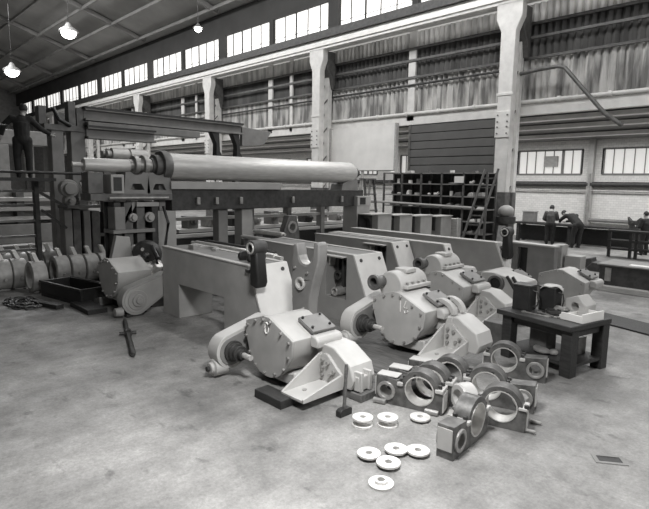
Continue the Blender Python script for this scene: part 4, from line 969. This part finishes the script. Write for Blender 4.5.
for j, (y, z, x) in enumerate([(2.9, .62, -18.5), (3.2, .3, -18)]):
    single('long_sleeper', M().bx(x-.2, x+.2, 1.5, 5.0, 0, z), MID, ['long grey sleeper on the floor behind platform, upper', 'long grey sleeper on the floor behind platform, lower'][j], 'sleeper', (x, 3.2, 0), 'sleepers behind the platform', .02)

t = thing('far_machine', 'grey machine bed with slatted side far behind the platform', 'machine', (-25, 5, 0))
M().bx(-25.5, -24.5, 2.0, 9.0, 0, .8).build('bed', MID, t, .02)
for z in (.95, 1.35, 1.75): M().bx(-25.2, -24.6, 2.0, 9.0, z, z+.16).build('rail', PAINT, t, .01)
for y in (2.3, 4.2, 6.1, 8.0): M().bx(-25.4, -24.8, y, y+.3, .8, 2.2).build('post', DKGREY, t, .01)
M().bx(-25.45, -25.4, 2.0, 9.0, .8, 2.1).build('back_plate', PAINT, t)
t = thing('far_press', 'tall dim press standing far behind the gantry', 'machine', (-34, 9, 0))
for y in (7.4, 10.2): M().bx(-35, -33.8, y, y+.7, 0, 4.6).build('side_frame', MID, t, .03)
M().bx(-35, -33.8, 7.3, 11.0, 4.6, 5.4).build('crown', MID, t, .03)
M().bx(-34.8, -34, 8.1, 10.2, 1.0, 1.5).build('table', PAINT, t, .02)

# ------------------------------------------------------------------ people
def person(label, loc, rz, J, cloth_top=CLOTHD, cloth_leg=CLOTHD, cap=False):
    t = thing('person', label, 'person', loc, None, rz)
    V = {k2: Vector(v) for k2, v in J.items()}
    def limb(m, a, b, r0, r1):
        n = 6; m.tube([V[a].lerp(V[b], i/n) if isinstance(a, str) else a.lerp(b, i/n) for i in range(n+1)], [r0+(r1-r0)*i/n for i in range(n+1)], 12)
    def solid(name, m, mm, par, vox, sm=4):
        o = m.build(name, mm, par, smooth=180)
        r = o.modifiers.new('r', 'REMESH'); r.mode = 'VOXEL'; r.voxel_size = vox; r.use_smooth_shade = True
        s = o.modifiers.new('s', 'SMOOTH'); s.iterations = sm; s.factor = .5
        return o
    # body
    m = M(); L = lambda a, b, r0, r1: (limb(m, a, b, r0, r1), m.ball(V[a], r0*1.02, 12), m.ball(V[b], r1*1.02, 12))
    L('pelvis', 'chest', .13, .14); L('chest', 'neck', .13, .06); L('neck', 'head', .055, .055)
    fw = V['face']  # direction of the face
    H = V['head']; up = (V['head']-V['neck']).normalized(); sd = up.cross(fw).normalized()
    m.ball(H+up*.06, .1, 18, (.85, 1.0, 1.2)); m.ball(H+fw*.04-up*.02, .07, 14)
    m.ball(H+fw*.115+up*.03, .018, 8, (1, 1, 1.4)); m.ball(H+fw*.1-up*.03, .022, 8)
    for s in (-1, 1): m.ball(H+sd*s*.088+up*.04, .022, 8, (.6, 1, 1.4)); m.ball(H+fw*.09+sd*s*.035+up*.065, .014, 8)
    for s in ('l', 'r'):
        L('sh_'+s, 'el_'+s, .05, .042); L('el_'+s, 'wr_'+s, .04, .028); limb(m, 'chest', 'sh_'+s, .09, .055)
        limb(m, 'pelvis', 'hip_'+s, .1, .09); L('hip_'+s, 'kn_'+s, .085, .058); L('kn_'+s, 'an_'+s, .056, .04)
        d = (V['wr_'+s]-V['el_'+s]).normalized(); a = d.orthogonal().normalized(); b = d.cross(a)
        w = V['wr_'+s]; p = w+d*.09
        m.tube([w, w+d*.04, p], [.028, .036, .034], 10)
        for i, (o2, ln) in enumerate(((-.027, .07), (-.009, .082), (.009, .078), (.027, .06))):
            q = p+b*o2; m.tube([q-d*.02, q+d*ln*.5, q+d*ln*.8+a*.025], [.011, .0105, .009], 8)
        m.tube([w+d*.03+b*.03, w+d*.065+b*.062+a*.012, w+d*.1+b*.068+a*.03], [.013, .012, .01], 8)
        an = V['an_'+s]; ff = V.get('foot', V['face'])
        m.tube([an, an-Vector((0, 0, an.z-.04))+ff*.03], [.04, .04], 10)
    body = solid('body', m, SKIN, t, .009, 3)
    m = M()
    limb(m, 'pelvis', 'chest', .165, .185); m.ball(V['chest'], .185, 14, (1, .8, 1)); limb(m, 'chest', 'neck', .16, .085); m.ball(V['pelvis'], .17, 14)
    for s in ('l', 'r'):
        limb(m, 'chest', 'sh_'+s, .13, .085); m.ball(V['sh_'+s], .085, 12); limb(m, 'sh_'+s, 'el_'+s, .08, .068); m.ball(V['el_'+s], .068, 12); limb(m, 'el_'+s, 'wr_'+s, .066, .05)
    solid('jacket', m, cloth_top, t, .014)
    m = M(); m.ball(V['pelvis'], .172, 14)
    for s in ('l', 'r'):
        limb(m, 'pelvis', 'hip_'+s, .15, .125); m.ball(V['hip_'+s], .125, 12); limb(m, 'hip_'+s, 'kn_'+s, .122, .088); m.ball(V['kn_'+s], .088, 12); limb(m, 'kn_'+s, 'an_'+s, .086, .075)
    solid('trousers', m, cloth_leg, t, .014)
    m = M()
    for s in ('l', 'r'):
        an = V['an_'+s]; ff = V.get('foot', V['face']); b0 = Vector((an.x, an.y, 0))
        m.ball(b0+Vector((0, 0, .055)), .055, 12); m.tube([b0+Vector((0, 0, .05))-ff*.04, b0+Vector((0, 0, .05))+ff*.1, b0+Vector((0, 0, .04))+ff*.19], [.05, .05, .035], 10)
        m.bx(b0.x-.04, b0.x+.04, b0.y-.04, b0.y+.04, 0, .05)
    solid('boot', m, BLACK, t, .012, 2)
    m = M().ball(H+up*.085-fw*.015, .108, 18, (.9, 1.0, 1.05))
    if cap: m.tube([H+up*.11, H+up*.1+fw*.1, H+up*.085+fw*.17], [.09, .07, .02], 12)
    solid('cap' if cap else 'hair', m, HAIR, t, .012, 2)
    return t
F = Vector((0, 1, 0))
base = dict(pelvis=(0, 0, .95), chest=(0, .02, 1.32), neck=(0, .02, 1.5), head=(0, .04, 1.6), hip_l=(-.1, 0, .9), hip_r=(.1, 0, .9), kn_l=(-.11, .03, .5), kn_r=(.11, .02, .5), an_l=(-.12, 0, .09), an_r=(.12, -.01, .09),
            sh_l=(-.19, .02, 1.42), sh_r=(.19, .02, 1.42), el_l=(-.26, .05, 1.14), el_r=(.26, .05, 1.14), wr_l=(-.2, .25, 1.05), wr_r=(.2, .25, 1.05), face=(0, 1, 0), foot=(0, 1, 0))
# man on the platform: arms spread, leaning to the bar on his right
J = dict(base); J.update(sh_l=(-.2, .02, 1.42), el_l=(-.38, .1, 1.25), wr_l=(-.44, .16, 1.02), el_r=(.42, .1, 1.2), wr_r=(.62, .2, 1.1), head=(.05, .07, 1.6), neck=(.03, .04, 1.5), face=(.3, .95, 0), foot=(0, 1, 0), kn_l=(-.13, .05, .5), kn_r=(.12, .02, .5))
person('person in dark work clothes standing with arms spread on the raised platform', (-14.5, 3.78, PZ), math.radians(75), J, CLOTHD, CLOTHD)
J = dict(base); J.update(el_l=(-.27, .0, 1.15), wr_l=(-.22, .22, 1.05), wr_r=(.15, .3, 1.1), head=(0, .07, 1.58), face=(0, .97, -.2))
person('person with back turned in grey jacket standing at the wall bench', (-10.1, 24.6, 0), math.radians(12), J, CLOTHM, CLOTHD).scale = (1.12, 1.12, 1.06)
# bending man
J = dict(base); J.update(pelvis=(0, -.12, .95), chest=(-.08, .2, 1.2), neck=(-.14, .38, 1.3), head=(-.2, .5, 1.34), sh_l=(-.27, .3, 1.27), sh_r=(.1, .26, 1.27), el_l=(-.36, .5, 1.1), wr_l=(-.3, .7, 1.0), el_r=(.1, .55, 1.05), wr_r=(-.05, .72, 1.0),
    face=(-.3, .7, -.64), hip_l=(-.1, -.12, .9), hip_r=(.1, -.12, .9), kn_l=(-.12, -.02, .5), kn_r=(.12, -.04, .5))
person('person in a black coat bending forward over the wall bench', (-8.85, 24.4, 0), math.radians(48), J, CLOTHD, CLOTHD).scale = (1.2, 1.2, 1.12)
J = dict(base); J.update(wr_l=(-.15, .3, 1.15), wr_r=(.2, .28, 1.1))
person('person in dark clothes cut off by the right edge of the photo', (-6.05, 24.1, 0), math.radians(60), J, CLOTHD, CLOTHD)

# ------------------------------------------------------------------ camera, light
FPX, PITCH, TH, ROLL = 522.5, math.atan(71.2/522.5), math.radians(45.67), .0161
cam = bpy.data.cameras.new('camera'); co = bpy.data.objects.new('camera', cam); COL.objects.link(co)
cam.sensor_width = 36; cam.lens = FPX/649*36; cam.clip_end = 400
co.matrix_world = Matrix.Translation((0, 0, 2.7)) @ Matrix.Rotation(TH, 4, 'Z') @ Matrix.Rotation(PI/2-PITCH, 4, 'X') @ Matrix.Rotation(ROLL, 4, 'Z')
S.camera = co
def area(name, loc, rot, sx, sy, e):
    l = bpy.data.lights.new(name, 'AREA'); l.shape = 'RECTANGLE'; l.size = sx; l.size_y = sy; l.energy = e
    o = bpy.data.objects.new(name, l); COL.objects.link(o); o.location = loc; o.rotation_euler = rot; return o
# clerestory daylight from the long wall, roof glazing daylight, aisle daylight, and added fill
area('clerestory_daylight', (-9, 19.0, 12.4), (math.radians(-50), 0, 0), 14, 2.2, 1300)
area('far_clerestory_daylight', (-36, 19.2, 12.2), (math.radians(-52), 0, 0), 34, 2.0, 600)
area('near_floor_fill', (-2.75, 2.85, 4.7), (0, 0, 0), 1.0, 1.0, 430)  # unseen lamp added for the bright pool on the near floor
area('bay_rooflight_daylight', (-15, 11, 15.5), (math.radians(48), 0, 0), 24, 3, 1850)
area('far_bay_fill', (-40, 10, 16), (0, 0, 0), 24, 4, 4000)  # added light under the solid roof, brightens the far bays
area('aisle_daylight', (-8, 24, 4.95), (0, 0, 0), 16, 2.5, 720)
area('aisle_daylight', (-38, 24, 4.9), (0, 0, 0), 40, 2.5, 900)
lo = area('right_side_fill', (8, 11, 8.5), (0, 0, 0), 9, 4, 900)  # unseen source added to brighten faces turned right; no window built
lo.rotation_euler = (Vector((-7, 6, .8))-Vector((8, 11, 8.5))).to_track_quat('-Z', 'Y').to_euler()
w = bpy.data.worlds.new('world'); S.world = w; w.use_nodes = True
bg = w.node_tree.nodes['Background']; bg.inputs['Color'].default_value = grey(1.0); bg.inputs['Strength'].default_value = .05
S.view_settings.view_transform = 'Standard'; S.view_settings.look = 'None'; S.view_settings.gamma = 1; S.view_settings.use_curve_mapping = False
S.view_settings.exposure = 0.0
